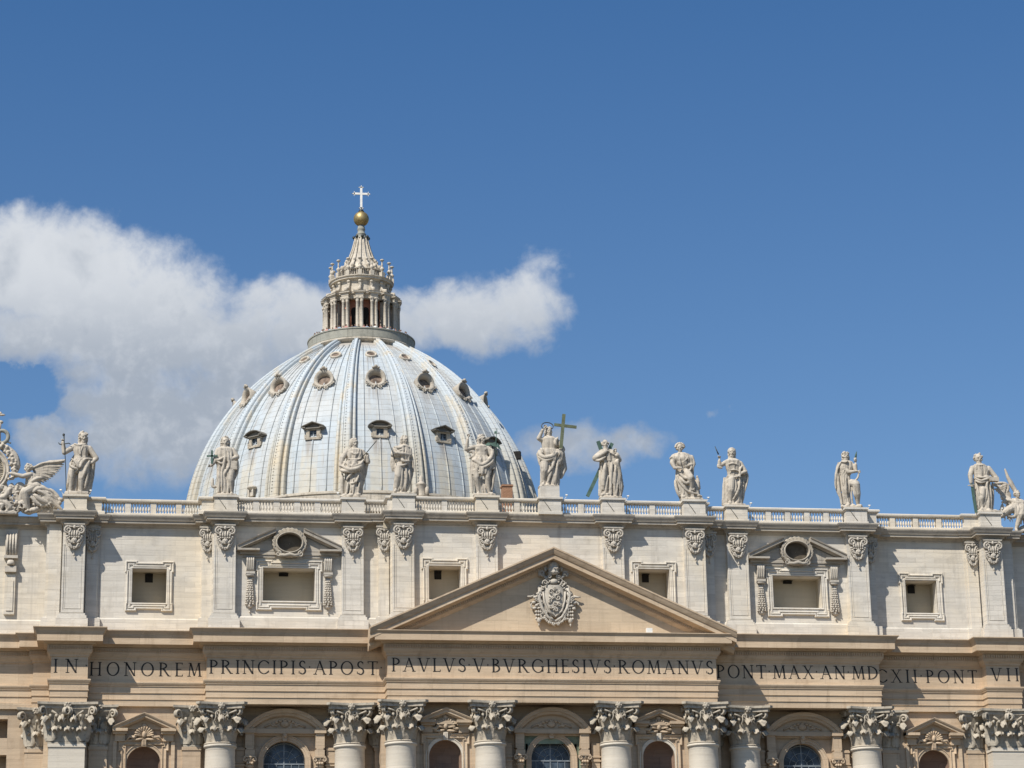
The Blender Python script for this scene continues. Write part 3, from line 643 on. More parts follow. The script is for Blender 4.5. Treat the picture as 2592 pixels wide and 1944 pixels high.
for s in (-1, 1):
    cx = s*22.22; y = 2.3
    o = attic_window(cx, y, 2.2, 38.22, 41.05, 2.84, 37.40, 41.74, 1.9, (-.35, 40.98, .4, .22))
    # broken pediment
    ang = radians(25); ct = cos(ang)
    rp = [(0, 0), (.0, .25), (.10, .34), (.10, .80), (.34, .84), (.38, .92), (.46, .95), (.46, 0)]
    for q in (-1, 1):
        m = MB(); p0 = (cx+q*4.42, 42.40); p1 = (cx+q*1.2, 42.40+3.22*tan(ang))
        pth = [p1, p0] if q > 0 else [p0, p1]
        pth = pth[::-1]
        # right-hand side has to be up: travel towards -x
        m.sweep(rp, pth, XZ(y), endv=((0, 1/ct), (0, 1/ct)))
        m.prism([(cx+q*4.15, 42.5), (cx+q*1.0, 42.5), (cx+q*1.0, 43.6), (cx+q*1.3, 43.6)], y-.22, y+.1)
        m.prism([(cx+q*1.3, 43.7), (cx+q*1.0, 42.75), (cx+q*1.12, 42.75), (cx+q*1.36, 43.6)], y-.5, y)
        m.box(cx+q*4.2, cx+q*2.5, y-.30, y+.1, 42.18, 42.5); m.box(cx+q*2.5, cx+q*1.1, y-.2, y+.1, 42.18, 42.48)
        m.box(cx+q*4.42, cx+q*2.55, y-.86, y+.1, 42.44, 42.60); m.box(cx+q*3.95, cx+q*1.2, y-.12, y+.1, 41.95, 42.18)
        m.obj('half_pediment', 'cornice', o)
    # shell-edged oval window
    m = MB(); N = 48; rows = []
    for k in range(N):
        a = 2*pi*k/N; sc = 1+.06*abs(sin(a*N/4))
        prf = [(1.06, .82, -.02), (1.06, .82, .66), (1.12, .88, .72), (1.18, .94, .62), (1.24, 1.00, .44), (1.36*sc, 1.15*sc, .70), (1.42*sc, 1.23*sc, .58), (1.45*sc, 1.27*sc, -.02)]
        rows.append([(cx+a_*cos(a), y-d, 43.2+b_*sin(a)) for a_, b_, d in prf])
    m.grid(rows, True, True, True)
    for q in (-1, 1): spiral(m, (cx+q*.95, y-.62, 42.18), .26, 1.4, -.05, .09, q, pi/2)
    m.tube([(cx-.9, y-.55, 42.12), (cx-.4, y-.6, 42.06), (cx, y-.62, 42.16), (cx+.4, y-.6, 42.06), (cx+.9, y-.55, 42.12)], [.17, .15, .19, .15, .17], 8)
    m.obj('oval_window_frame', 'cornice', o)
    m = MB(); m.grid([[(cx+r_*1.04*cos(2*pi*j/32), y-.05, 43.2+r_*.82*sin(2*pi*j/32)) for j in range(32)] for r_ in (1.0, .02)], True, False, False); m.obj('oval_shade_disc', 'oval', o)
    for q in (-1, 1):
        bx = cx+q*3.3; m = MB()
        for k in range(4): m.tube([(bx-.26+.17*k, y-.42, 41.92), (bx-.26+.17*k, y-.5, 41.6), (bx-.26+.17*k, y-.3, 41.0), (bx-.26+.17*k, y-.28, 40.75)], .08, 6)
        m.box(bx-.34, bx+.34, y-.3, y+.1, 40.75, 41.95); m.box(bx-.38, bx+.38, y-.46, y+.1, 40.48, 40.68); m.tube([(bx-.34, y-.3, 40.4), (bx+.34, y-.3, 40.4)], .14, 8)
        m.obj('console', 'scroll', o)
        m = MB(); random.seed(3)
        m.tube([(bx, y-.12, 40.2), (bx, y-.16, 37.9)], [.1, .22], 8)
        for k in range(11):
            z = 39.9-.2*k; wdt = .10+.011*k
            for j in range(5): a = pi+pi*j/4+.2*(k % 2); m.ell((bx+wdt*1.7*cos(a), y-.12+wdt*sin(a)*1.3, z), (.085, .085, .1), 6, 5)
        m.ell((bx-.16, y-.12, 40.1), (.15, .1, .12), 6, 5); m.ell((bx+.16, y-.12, 40.1), (.15, .1, .12), 6, 5)
        m.ell((bx, y-.14, 37.75), (.26, .2, .2), 8, 6); m.tube([(bx, y-.1, 37.6), (bx, y-.1, 37.3)], .035, 6); m.lathe([(.03, 0), (.09, -.1), (.02, -.2)], 6, (bx, y-.1, 37.35))
        m.obj('fruit_garland', 'scroll', o)

# ---- balustrade
BY = {'c': 0.62, 'o': 2.15, 'h': 3.6, 'p': 3.05}
bal = MB(); BALPOS = []; ZB0, ZB1 = 45.66, 47.12
railp = [(-.24, 46.80), (.16, 46.80), (.20, 46.86), (.28, 46.9), (.30, 46.98), (.30, 47.06), (.24, 47.12), (-.24, 47.12)]
basp = [(-.24, 45.60), (.22, 45.60), (.22, 45.88), (.16, 45.93), (-.24, 45.93)]
def panel(x0, x1, y, piers):
    """balusters between x0 and x1 with solid piers at given centres"""
    edges = [x0]
    for c in piers: edges += [c-.24, c+.24]; bal.box(c-.24, c+.24, y-.17, y+.17, 45.9, 46.82)
    edges.append(x1)
    for a, b in zip(edges[::2], edges[1::2]):
        n = max(3, round((b-a)/.235)); st = (b-a)/n
        for i in range(n): BALPOS.append((a+st*(i+.5), y))
def pede(x, y, hwid=.95, extra=0.0):
    bal.box(x-hwid, x+hwid, y-.55, y+.75, 45.62, 46.86); bal.box(x-hwid-.08, x+hwid+.08, y-.63, y+.8, 45.6, 45.86)
    bal.box(x-hwid-.06, x+hwid+.06, y-.61, y+.8, 46.861, 46.95); bal.box(x-hwid-.14, x+hwid+.14, y-.69, y+.85, 46.951, 47.13)
    if extra: bal.box(x-hwid+.1, x+hwid-.1, y-.45, y+.7, 47.131, 47.131+extra)
PEDY = {0: .30, 1: .20, 2: .20, 3: 1.85, 4: 1.9, 5: 2.65}
pede(0.0, PEDY[0], .95, 1.0)
for s in (-1, 1):
    for k in range(1, 6): pede(s*AT[k][0], PEDY[k])
    def seg(a, b, y, piers):
        a, b = (s*a, s*b) if s > 0 else (s*b, s*a)
        panel(a, b, y, sorted(s*p for p in piers))
    seg(1.05, 4.5, BY['c'], [2.8]); seg(6.5, 11.7, BY['c'], [9.1]); seg(14.0, 15.75, BY['o'], [])
    seg(17.85, 26.7, BY['o'], [19.85, 21.6, 23.35, 25.1]); seg(29.75, 38.1, BY['h'], [31.6, 33.75, 35.9]); 
    bal.box(s*28.7, s*29.7, BY['o']-.1, BY['o']+.5, 45.6, 46.82); bal.box(s*38.1, s*39.4, BY['p']-.1, BY['p']+.4, 45.6, 46.82)
    bal.box(s*13.6, s*14.0, BY['c']-.17, BY['c']+.3, 45.6, 46.82)
brp = mirror([(13.9, BY['c']), (13.9, BY['o']), (29.7, BY['o']), (29.7, BY['h']), (38.05, BY['h']), (38.05, BY['p']), (41.24, BY['p'])])
bal.sweep(railp, brp, XY); bal.sweep(basp, brp, XY)
BALU = bal.obj('balustrade', 'attic', BAS)
bl = MB(); bl.lathe([(.085, 0), (.085, .06), (.045, .09), (.05, .14), (.10, .26), (.105, .34), (.075, .48), (.04, .62), (.04, .70), (.065, .74), (.085, .78), (.085, .87)], 8)
b0 = bl.obj('baluster', 'attic', BALU)
BALPOS.sort(key=lambda p: hypot(p[0]+36.4, p[1]+208.5))
big = [p for p in BALPOS]
near = sorted(BALPOS, key=lambda p: hypot(p[0]+36.4, p[1]+208.5))[:100]
for i, (x, y) in enumerate(near):
    if i == 0: b0.location = (x, y, 45.93)
    else:
        c = b0.copy(); COL.objects.link(c); c.parent = BALU; c.location = (x, y, 45.93)
rest = MB()
for x, y in BALPOS[100:]: rest.add([(v[0]+x, v[1]+y, v[2]+45.93) for v in bl.v], bl.f, True)
ro = rest.obj('balusters', 'attic', BALU); ro['kind'] = 'stuff'

# ---- giant order: columns, pilasters and their Corinthian capitals
def leaf(mb, o, dx, dy, wd, h, curl, nrm=.0):
    """acanthus leaf standing at o, leaning out along (dx,dy)"""
    ux = Vector((-dy, dx, 0)); ud = Vector((dx, dy, 0)); rows = []; N = 9; K = 8
    for i in range(N+1):
        t = i/N
        if t < .72: zz = h*t/.80; oo = .06+curl*.30*(t/.72)**2
        else: a = (t-.72)/.28*pi*.95; rr = curl*.42; zz = h*.90+rr*.55*sin(a)*1.1-max(0, a-pi/2)*rr*.35; oo = .06+curl*.30+rr*(1-cos(a))
        wv = wd*(.42+.14*sin(pi*min(1, t*1.25)))*(1+.28*abs(sin(t*pi*3.6)))*(1-.60*(max(0, t-.66)/.34)**1.5)
        row = []
        for j in range(K+1):
            q = 2*j/K-1; bulge = -.16*wd*q*q+.055*wd*cos(q*pi*3)
            row.append(Vector(o)+ux*(q*wv)+ud*(oo+bulge)+Vector((0, 0, zz-(.16*h if t > .5 else .05*h)*q*q*t+.03*h*cos(q*pi*4)*t)))
        rows.append(row)
    mb.grid([[tuple(p) for p in r] for r in rows], smooth=True)
    mb.grid([[tuple(p-ud*.07-Vector((0, 0, .03))) for p in r] for r in rows], smooth=True)
    L = len(rows[-1]); a = rows[-1]; mb.grid([[tuple(p) for p in a], [tuple(p-ud*.07-Vector((0, 0, .03))) for p in a]], smooth=False)
    for col in (0, K): mb.grid([[tuple(r[col]) for r in rows], [tuple(r[col]-ud*.07-Vector((0, 0, .03))) for r in rows]], smooth=False)
CH = 3.37
def corner_volute(mb, x0, y0, ax, ay, z):
    """volute standing in the upright plane of direction (ax, ay)"""
    u = Vector((ax, ay, 0)).normalized(); pts = []
    pts.append(Vector((x0, y0, z-.95))); pts.append(Vector((x0, y0, z-.45))+u*.25)
    for i in range(15):
        t = i/14; a = pi*.75-2.6*pi*t; r = .36*(1-.8*t); pts.append(Vector((x0, y0, z-.28))+u*(.62+r*cos(a))+Vector((0, 0, r*sin(a))))
    for off in (-.10, .10):
        side = Vector((-u.y, u.x, 0))*off
        mb.tube([p+side for p in pts], [.08]+[.12]*3+[.11-.004*i for i in range(len(pts)-4)], 6)
def round_capital():
    m = MB(); H = CH
    m.lathe([(1.26, 0), (1.36, .03), (1.38, .12), (1.32, .18), (1.14, .2), (1.08, 1.3), (1.14, 2.0), (1.30, 2.5), (1.55, 2.85), (1.5, 2.9)], 32)
    for k in range(8):
        a = k*pi/4+pi/8; leaf(m, (1.20*cos(a), 1.20*sin(a), .2), cos(a), sin(a), .98, 1.18, .72)
        a = k*pi/4; leaf(m, (1.12*cos(a), 1.12*sin(a), .25), cos(a), sin(a), .98, 2.08, .95)
    for k in range(16):                          # stalks between the leaves
        a = k*pi/8+pi/16; m.tube([(1.15*cos(a), 1.15*sin(a), .9), (1.28*cos(a), 1.28*sin(a), 1.7), (1.50*cos(a+.05), 1.50*sin(a+.05), 2.2), (1.70*cos(a+.1), 1.70*sin(a+.1), 2.28), (1.72*cos(a+.14), 1.72*sin(a+.14), 2.1)], [.06, .08, .11, .12, .06], 6)
        m.ell((1.42*cos(a), 1.42*sin(a), 1.22), (.13, .13, .16), 6, 5)
    for k in range(4):
        a = pi/4+k*pi/2; ux, uy = cos(a), sin(a); corner_volute(m, 1.38*ux, 1.38*uy, ux, uy, 2.9)
        a2 = k*pi/2
        for q in (-1, 1):                        # inner helices under the flower
            side = Vector((-sin(a2), cos(a2), 0)); base = Vector((cos(a2)*1.52, sin(a2)*1.52, 0))
            pts = [base+side*(q*.62)+Vector((0, 0, 1.75)), base+side*(q*.45)+Vector((0, 0, 2.2))]
            for i in range(11):
                t = i/10; aa = (pi-q*0)-2.3*pi*t; r = .22*(1-.75*t); pts.append(base+side*(q*(.26-r*cos(aa)))+Vector((0, 0, 2.5+r*sin(aa))))
            m.tube(pts, .065, 6)
            m.tube([base+side*(q*.5)-Vector((cos(a2), sin(a2), 0))*.1+Vector((0, 0, 2.45)), base+side*(q*1.25)+Vector((cos(a2), sin(a2), 0))*.12+Vector((0, 0, 2.72))], [.06, .1], 6)
        m.ell((cos(a2)*1.62, sin(a2)*1.62, 3.08), (.27, .27, .26), 9, 6)
        for i in range(6):
            aa = i*pi/3; sd_ = Vector((-sin(a2), cos(a2), 0)); c = Vector((cos(a2)*1.72, sin(a2)*1.72, 3.08))+sd_*(.2*cos(aa))+Vector((0, 0, .2*sin(aa))); m.ell(c, .12, 6, 5)
    pl_ = []
    for k in range(4):                           # abacus with hollow sides
        a = pi/4+k*pi/2; n_ = Vector((cos(a), sin(a))); sd_ = Vector((-sin(a), cos(a)))
        pl_ += [n_*2.72-sd_*.2, n_*2.72+sd_*.2]
        for j in range(1, 8):
            t = j/8; p = (n_*2.72+sd_*.2).lerp(Vector((cos(a+pi/2), sin(a+pi/2)))*2.72-Vector((-sin(a+pi/2), cos(a+pi/2)))*.2, t)
            mid = Vector((cos(a+pi/4), sin(a+pi/4))); pl_.append(p-mid*.42*sin(pi*t))
    m.plan([tuple(p*.93) for p in pl_], 2.88, 3.12); m.plan([tuple(p*.97) for p in pl_], 3.121, 3.2); m.plan([tuple(p*1.03) for p in pl_], 3.2, 3.40)
    return m
def flat_capital(hw_, depth):
    """capital of a pilaster: half width hw_ at the shaft"""
    m = MB()
    m.box(-hw_-.08, hw_+.08, -.08, depth, 0, .16); m.box(-hw_+.1, hw_-.1, .02, depth, .16, 2.5)
    m.add([(-hw_+.1, .02, 2.0), (hw_-.1, .02, 2.0), (hw_+.4, -.35, 2.9), (-hw_-.4, -.35, 2.9), (-hw_+.1, depth, 2.0), (hw_-.1, depth, 2.0), (hw_+.4, depth, 2.9), (-hw_-.4, depth, 2.9)],
          [(0, 1, 2, 3), (4, 7, 6, 5), (0, 4, 5, 1), (3, 2, 6, 7), (0, 3, 7, 4), (1, 5, 6, 2)])
    n1 = 3 if hw_ > 1 else 1
    for i in range(2*n1+1):
        x = -hw_+i*hw_/n1; m.tube([(x, -.02, .9), (x, -.15, 1.7), (x+.04, -.42, 2.2), (x+.08, -.62, 2.28), (x+.1, -.62, 2.08)], [.07, .09, .12, .13, .06], 6); m.ell((x, -.28, 1.25), (.14, .14, .17), 6, 5)
    for i in range(n1): x = (-hw_+(i+.5)*2*hw_/n1); leaf(m, (x, 0, .18), 0, -1, 1.0, 1.18, .72)
    for i in range(n1+1):
        x = -hw_+i*2*hw_/n1; leaf(m, (x, -.0, .22), (.6 if x > hw_-.01 else -.6 if x < -hw_+.01 else 0), -1 if abs(x) < hw_-.01 else -.8, 1.0, 2.08, .9)
    for s in (-1, 1):
        leaf(m, (s*hw_, .5, .2), s, 0, .9, 1.15, .5); leaf(m, (s*hw_, .9, .2), s, 0, .9, 2.05, .6)
        corner_volute(m, s*(hw_+.15), -.15, s, -1, 2.9)
        if hw_ > 1:
            corner_volute(m, s*.35, -.3, -s*.7, -.7, 2.85)
            m.tube([(s*.5, -.25, 2.0), (s*.9, -.35, 2.45), (s*1.3, -.4, 2.7)], [.07, .09, .1], 6)
    W_ = hw_+.92
    for z0, z1, g_ in ((2.88, 3.12, -.12), (3.121, 3.2, -.05), (3.2, 3.4, .06)):
        n = 8; fr = [(-W_-g_, -.75-g_)] + [(-W_+2*W_*j/n, -.75-g_+.28*sin(pi*j/n)) for j in range(1, n)] + [(W_+g_, -.75-g_)]
        m.plan(fr+[(W_+g_, depth), (-W_-g_, depth)], z0, z1)
    if hw_ > .6:
        m.ell((0, -.62, 3.08), (.28, .2, .26), 9, 6)
        for i in range(6): aa = i*pi/3; m.ell((.2*cos(aa), -.74, 3.08+.2*sin(aa)), .12, 6, 5)
    return m
RC = round_capital().obj('capital', 'capital'); HC = flat_capital(.62, 1.2).obj('capital', 'capital'); FC = flat_capital(1.48, 1.5).obj('capital', 'capital')
used = set()
def put(src, parent, loc):
    if src.name in used: c = src.copy(); COL.objects.link(c)
    else: c = src; used.add(src.name)
    c.parent = parent; c.location = loc; return c
ZC = 26.0
for s in (-1, 1):
    for x, y in ((5.38, .95), (12.9, .95), (17.0, 2.75), (27.8, 2.75)):
        m = MB(); m.lathe([(1.9, -6.0), (1.9, -5.2), (1.75, -5.0), (1.8, -4.6), (1.55, -4.3), (1.46, -4.2), (1.46, 3.0), (1.42, 10), (1.34, 18), (1.27, 24.5), (1.25, 25.72), (1.28, 25.78), (1.36, 25.82), (1.38, 25.92), (1.36, 26.0)], 48, (s*x, y, 0))
        m.box(s*x-2.0, s*x+2.0, y-2.0, y+2.0, -6.6, -5.98)
        o = m.obj('column', 'column', BAS); put(RC, o, (s*x, y, ZC))
    m = MB(); m.box(s*38.9, s*41.86, 2.07, 3.6, -6.6, ZC-.25); m.box(s*38.83, s*41.93, 1.99, 3.6, ZC-.25, ZC); o = m.obj('giant_pilaster', 'column', BAS); put(FC, o, (s*40.38, 2.11, ZC))
    for x, y, wd in ((30.15, 3.36, .75), (37.85, 3.4, .75), (43.0, 5.1, .85), (14.35, 3.3, .5)):
        m = MB(); m.box(s*x-wd, s*x+wd, y, y+.6, -6.6, ZC-.28); m.box(s*x-wd-.06, s*x+wd+.06, y-.07, y+.6, ZC-.28, ZC); o = m.obj('half_pilaster', 'rose', BAS); put(HC, o, (s*x, y+.02, ZC))
    # narrow strips with banded caps at the sides of the great windows
    for x in (18.55, 26.1):
        m = MB(); m.box(s*x-.35, s*x+.35, 3.5, 4.1, -6.6, 26.0); m.box(s*x-.4, s*x+.4, 3.43, 4.1, 25.75, 25.9); m.box(s*x-.42, s*x+.42, 3.4, 4.1, 24.7, 24.8); m.box(s*x-.44, s*x+.44, 3.38, 4.1, 24.45, 24.56); m.obj('wall_strip', 'rose', BAS)
    m = MB(); m.box(s*3.75-.35, s*3.75+.35, 1.7, 2.3, -6.6, 26.2); m.box(s*3.75-.42, s*3.75+.42, 1.62, 2.3, 25.0, 25.12); m.box(s*3.75-.42, s*3.75+.42, 1.62, 2.3, 24.65, 24.78); m.obj('wall_strip', 'rose', BAS)

# ---- windows and niches of the lower storey
def great_window(cx, y, seg_hw, zb, zt, ar, zs, green=False):
    m = MB(); yf = y-1.0
    # segmental pediment: arc band and cornice
    hwid = seg_hw; h = zt-zb; R = (hwid**2+h**2)/(2*h); cz = zt-R; a0 = math.asin(hwid/R); N = 20
    pth = [(cx+R*sin(a0-2*a0*i/N), cz+R*cos(a0-2*a0*i/N)) for i in range(N+1)]
    m.sweep([(0, 0), (0, 1.0), (-.06, 1.05), (-.14, .98), (-.34, .92), (-.38, .80), (-.55, .72), (-.62, .5), (-.62, 0)], pth, XZ(y), smooth=False)
    m.prism([(x, z-.3) for x, z in pth[1:-1]], y-.35, y+.02)
    m.sweep([(0, 0), (0, .62), (-.08, .68), (-.12, .9), (-.36, .94), (-.42, 1.02), (-.5, 1.0), (-.5, 0)][::-1], [(cx-hwid, zb), (cx+hwid, zb)], XZ(y)) if False else None
    for q in (-1, 1):
        m.box(cx+q*(hwid-.02), cx+q*(hwid-1.0), y-.96, y+.02, zb-.36, zb); m.box(cx+q*(hwid-.15), cx+q*(hwid-.9), y-.8, y+.02, zb-1.6, zb-.36)
        m.box(cx+q*(hwid-.25), cx+q*(hwid-.85), y-.86, y+.02, zb-1.75, zb-1.6)
    m.box(cx-hwid+1.0, cx+hwid-1.0, y-.62, y+.02, zb-.36, zb); m.box(cx-hwid+.9, cx+hwid-.9, y-.3, y+.01, zb-.5, zb-.36)
    # carved cartouche in the pediment
    for k in range(9): a = pi*k/8; m.ell((cx+1.0*cos(a), y-.42, zb+.32+.42*sin(a)), (.17, .12, .12), 7, 5)
    m.ell((cx, y-.42, zb+.45), (.4, .18, .28), 8, 6); m.tube([(cx-1.7, y-.4, zb+.2), (cx-1.2, y-.42, zb+.45), (cx-.6, y-.42, zb+.25)], .09, 6); m.tube([(cx+1.7, y-.4, zb+.2), (cx+1.2, y-.42, zb+.45), (cx+.6, y-.42, zb+.25)], .09, 6)
    o = m.obj('great_window', 'rose', BAS)
    if not green: pass
    a = MB(); N = 22                             # arch moulding
    pth = [(cx+ar, 12)] + [(cx+ar*cos(pi*i/N), zs+ar*sin(pi*i/N)) for i in range(N+1)] + [(cx-ar, 12)]
    a.sweep([(0, 0), (0, .12), (.14, .12), (.16, .18), (.36, .18), (.40, .26), (.48, .24), (.48, 0)], pth, XZ(y))
    a.prism([(cx-.16, zs+ar-.05), (cx+.16, zs+ar-.05), (cx+.28, zs+ar+.75), (cx-.28, zs+ar+.75)], y-.42, y); a.ell((cx, y-.48, zs+ar+.45), (.2, .14, .26), 8, 6); a.obj('arch', 'rose', o)
    for q in (-1, 1):
        c = MB(); px = cx+q*(hwid-.55); c.lathe([(.34, 5), (.33, 20), (.29, 24.3), (.36, 24.34), (.36, 24.45), (.29, 24.5)], 16, (px, y-.5, 0)); p = c.obj('small_column', 'rose', o)
        c = MB(); c.lathe([(.30, 24.5), (.36, 24.95), (.42, 25.05)], 12, (px, y-.5, 0)); c.box(px-.48, px+.48, y-.95, y-.05, 25.1, 25.24)
        for s_ in (-1, 1): spiral(c, (px+s_*.36, y-.9, 24.92), .2, 1.2, -.03, .07, -s_, pi/2); c.ell((px+s_*.34, y-.6, 24.9), (.16, .34, .18), 8, 6)
        for k in range(3): c.ell((px-.2+.2*k, y-.88, 24.62), (.12, .12, .14), 6, 5)
        c.box(px-.4, px+.4, y-.85, y, 25.24, zb-1.76); c.obj('small_capital', 'rose', p)
    g_ = MB(); g_.prism([(cx+(ar+.1)*cos(pi*i/16), zs+(ar+.1)*sin(pi*i/16)) for i in range(17)]+[(cx-ar-.1, 10), (cx+ar+.1, 10)], y+.55, y+.6); g_.obj('pane', 'glass', o)
    b = MB(); yb = y+.5
    b.box(cx-.05, cx+.05, yb, yb+.07, 10, zs+ar)
    for rr in (.62, .98):
        pts = [(cx+ar*rr*cos(pi*i/20), yb+.02, zs-.1+ar*rr*sin(pi*i/20)) for i in range(21)]; b.tube(pts, .03 if rr < .9 else .05, 5)
    b.tube([(cx+ar*.3*cos(pi*i/10), yb+.02, zs-.1+ar*.3*sin(pi*i/10)) for i in range(11)], .03, 5)
    for i in range(1, 6): aa = pi*i/6; b.tube([(cx+ar*.3*cos(aa), yb+.02, zs-.1+ar*.3*sin(aa)), (cx+ar*.97*cos(aa), yb+.02, zs-.1+ar*.97*sin(aa))], .028, 5)
    b.box(cx-ar, cx+ar, yb-.01, yb+.05, zs-.16, zs-.06)
    for q in (-1, 1):
        for f in (.36, .72): b.box(cx+q*ar*f-.025, cx+q*ar*f+.025, yb, yb+.05, 10, zs-.1)
    b.obj('window_bars', 'bars', o)
    return o
for s in (-1, 1): great_window(s*22.4, 3.95, 3.47, 27.52, 29.22, 1.75, 24.85)
gw = great_window(0.0, 2.1, 3.3, 27.35, 29.2, 1.72, 24.95, True)
gm = MB(); hole_slab(gm, -2.6, 2.6, 2.02, .08, 22.0, 26.95, [(-2.28, 2.28, 21.9, 26.2)]); 
for s in (-1, 1): gm.box(s*2.25, s*2.0, 2.03, 2.09, 20, 26.2)
for s in (-1, 1): gm.prism([(s*2.2, 26.19), (s*2.2, 25.3), (s*1.3, 26.19)], 2.03, 2.09)
gm.obj('painted_surround', 'green', gw)
def niche_window(cx, y, hwid, zb, zt, r, zs, far):
    m = MB(); sl = (zt-zb-.1)/hwid; c_ = 1/sqrt(1+sl*sl)
    # raking cornices
    m.sweep([(0, 0), (0, .55), (.08, .6), (.12, .82), (.28, .84), (.32, .92), (.42, .98), (.46, .98), (.46, 0)], [(cx+hwid, zb-.40/c_+.10), (cx, zt-.46/c_), (cx-hwid, zb-.40/c_+.10)], XZ(y), endv=((0, 1/c_), (0, 1/c_)))
    for q in (-1, 1):
        m.box(cx+q*hwid, cx+q*(hwid-1.25), y-.86, y+.02, zb-.22, zb+.02); m.box(cx+q*(hwid-.06), cx+q*(hwid-1.2), y-.6, y+.02, zb-.42, zb-.22); m.box(cx+q*(hwid-.2), cx+q*(hwid-1.05), y-.32, y+.02, zb-1.0, zb-.42)
    m.prism([(cx-hwid+.5, zb), (cx+hwid-.5, zb), (cx, zt-.5)], y-.2, y+.02)
    if not far: m.box(cx-hwid+1.2, cx+hwid-1.2, y-.5, y+.02, zb-.3, zb-.02)
    # side strips and eared surround
    w2 = r+.62; zt2 = zs+r+.55
    for q in (-1, 1):
        m.box(cx+q*(w2+.22), cx+q*(w2+.52), y-.22, y+.02, 6, zb-1.0)
    m.sweep([(0, 0), (0, .16), (-.07, .24), (-.14, .2), (-.2, .12), (-.34, .12), (-.36, .2), (-.42, .18), (-.42, 0)],
            [(cx+w2-.12, 8), (cx+w2-.12, zt2-.95), (cx+w2+.06, zt2-.95), (cx+w2+.06, zt2), (cx+.62, zt2), (cx+.62, zt2+.14), (cx-.62, zt2+.14), (cx-.62, zt2), (cx-w2-.06, zt2), (cx-w2-.06, zt2-.95), (cx-w2+.12, zt2-.95), (cx-w2+.12, 8)], XZ(y))
    # shell and swags over the arch
    zc = zb-.55
    for k in range(11):
        a = pi*k/10; m.tube([(cx, y-.3, zc-.05), (cx+.62*cos(a), y-.38, zc+.05+.55*sin(a)), (cx+.78*cos(a), y-.5, zc+.05+.68*sin(a))], [.06, .1, .07], 6)
    for q in (-1, 1):
        m.tube([(cx+q*.5, y-.3, zc+.15), (cx+q*.85, y-.34, zc-.15), (cx+q*1.2, y-.25, zc-.05), (cx+q*1.45, y-.2, zc-.4)], [.12, .16, .12, .06], 7)
        m.tube([(cx+q*.1, y-.3, zc-.25), (cx+q*.6, y-.3, zc-.32), (cx+q*1.1, y-.2, zc-.3)], [.1, .12, .05], 7)
    m.ell((cx, y-.35, zc+.1), (.2, .2, .3), 8, 6); m.ell((cx, y-.3, zb+.28), (.24, .18, .22), 8, 6)
    o = m.obj('niche_window', 'rose' if not far else 'brown', BAS)
    a = MB(); N = 20
    pth = [(cx+r, 10), (cx+r, zs-.2)] + [(cx+r*cos(pi*i/N), zs+r*sin(pi*i/N)) for i in range(N+1)] + [(cx-r, 10)]
    a.sweep([(0, 0), (0, .06), (.2, .08), (.22, .14), (.28, .13), (.28, 0)], pth, XZ(y)); a.box(cx-.2, cx+.2, y-.32, y, zs+r-.02, zs+r+.62)
    for k in range(3): a.box(cx-.16+.12*k, cx-.08+.12*k, y-.38, y-.3, zs+r+.1, zs+r+.6)
    a.obj('arch', 'column' if not far else 'brown', o)
    b = MB(); N = 14; rows = []                  # hollow of the niche with its own half dome
    for i in range(9):
        e = pi/2*i/8; rows.append([(cx+r*cos(e)*cos(pi*j/N), y+.2+1.1*cos(e)*sin(pi*j/N), zs+r*sin(e)) for j in range(N+1)])
    rows = [[(cx+r*cos(pi*j/N), y+.2+1.1*sin(pi*j/N), 10) for j in range(N+1)]] + rows
    b.grid(rows, smooth=True); b.box(cx-r, cx+r, y+.25, y+1.2, zs-2.6, zs-1.5 if far else zs-.95); b.obj('niche_hollow', 'niche', o)
    return o
for s in (-1, 1):
    niche_window(s*9.12, 1.3, 2.15, 27.95, 28.98, 1.38, 25.0, False)
    niche_window(s*34.08, 3.65, 2.62, 27.45, 28.78, 1.40, 24.65, True)

# ================================================================== dome
DC = (0.16, 170.4)
DPHI = radians(0.7)
def dth(k): return radians(22.5)*k+DPHI       # bay k, measured from the facade's normal
def dR(z):                                   # radius of the shell
    sn = (z-81.22)/(0.9117*39.35); return 39.35*sqrt(max(0, 1-sn*sn))-12.5
def dn(z):                                   # outward slope: unit normal (radial, z)
    e = .05; dr = (dR(z+e)-dR(z-e))/(2*e); v = Vector((1, -dr)).normalized(); return v.x, v.y
def DP(r, th, z): return (r*sin(th), -r*cos(th), z)      # local to the dome's axis
def shell_z(n, z0=78.0, z1=112.6): return [z0+(z1-z0)*(1-(1-i/n)**1.35) for i in range(n+1)]
dm = MB(); zs_ = shell_z(60, 83.5)
dm.grid([[DP(dR(z), 2*pi*j/192+DPHI, z) for j in range(192)] for z in zs_], True, False, True)
# standing rolls of the lead, three wide ones a bay with finer ones between
def roll(mb, th, z0, z1, r, n=30, lift=0.0):
    pts = []
    for i in range(n+1):
        z = z0+(z1-z0)*i/n; nr, nz = dn(z); R_ = dR(z)+(lift)*nr; pts.append(DP(R_, th, z+lift*nz))
    mb.tube(pts, r, 6)
for k in range(-5, 6):
    for f, r in ((-.235, .10), (0.0, .10), (.235, .10)): roll(dm, dth(k+f), 83.6, 111.0, r, 34, .05)
    for f in (-.12, .12): roll(dm, dth(k+f), 101.5, 110.5, .05, 16, .03)
DOME = dm.obj('dome', 'lead', BAS, (DC[0], DC[1], 0))
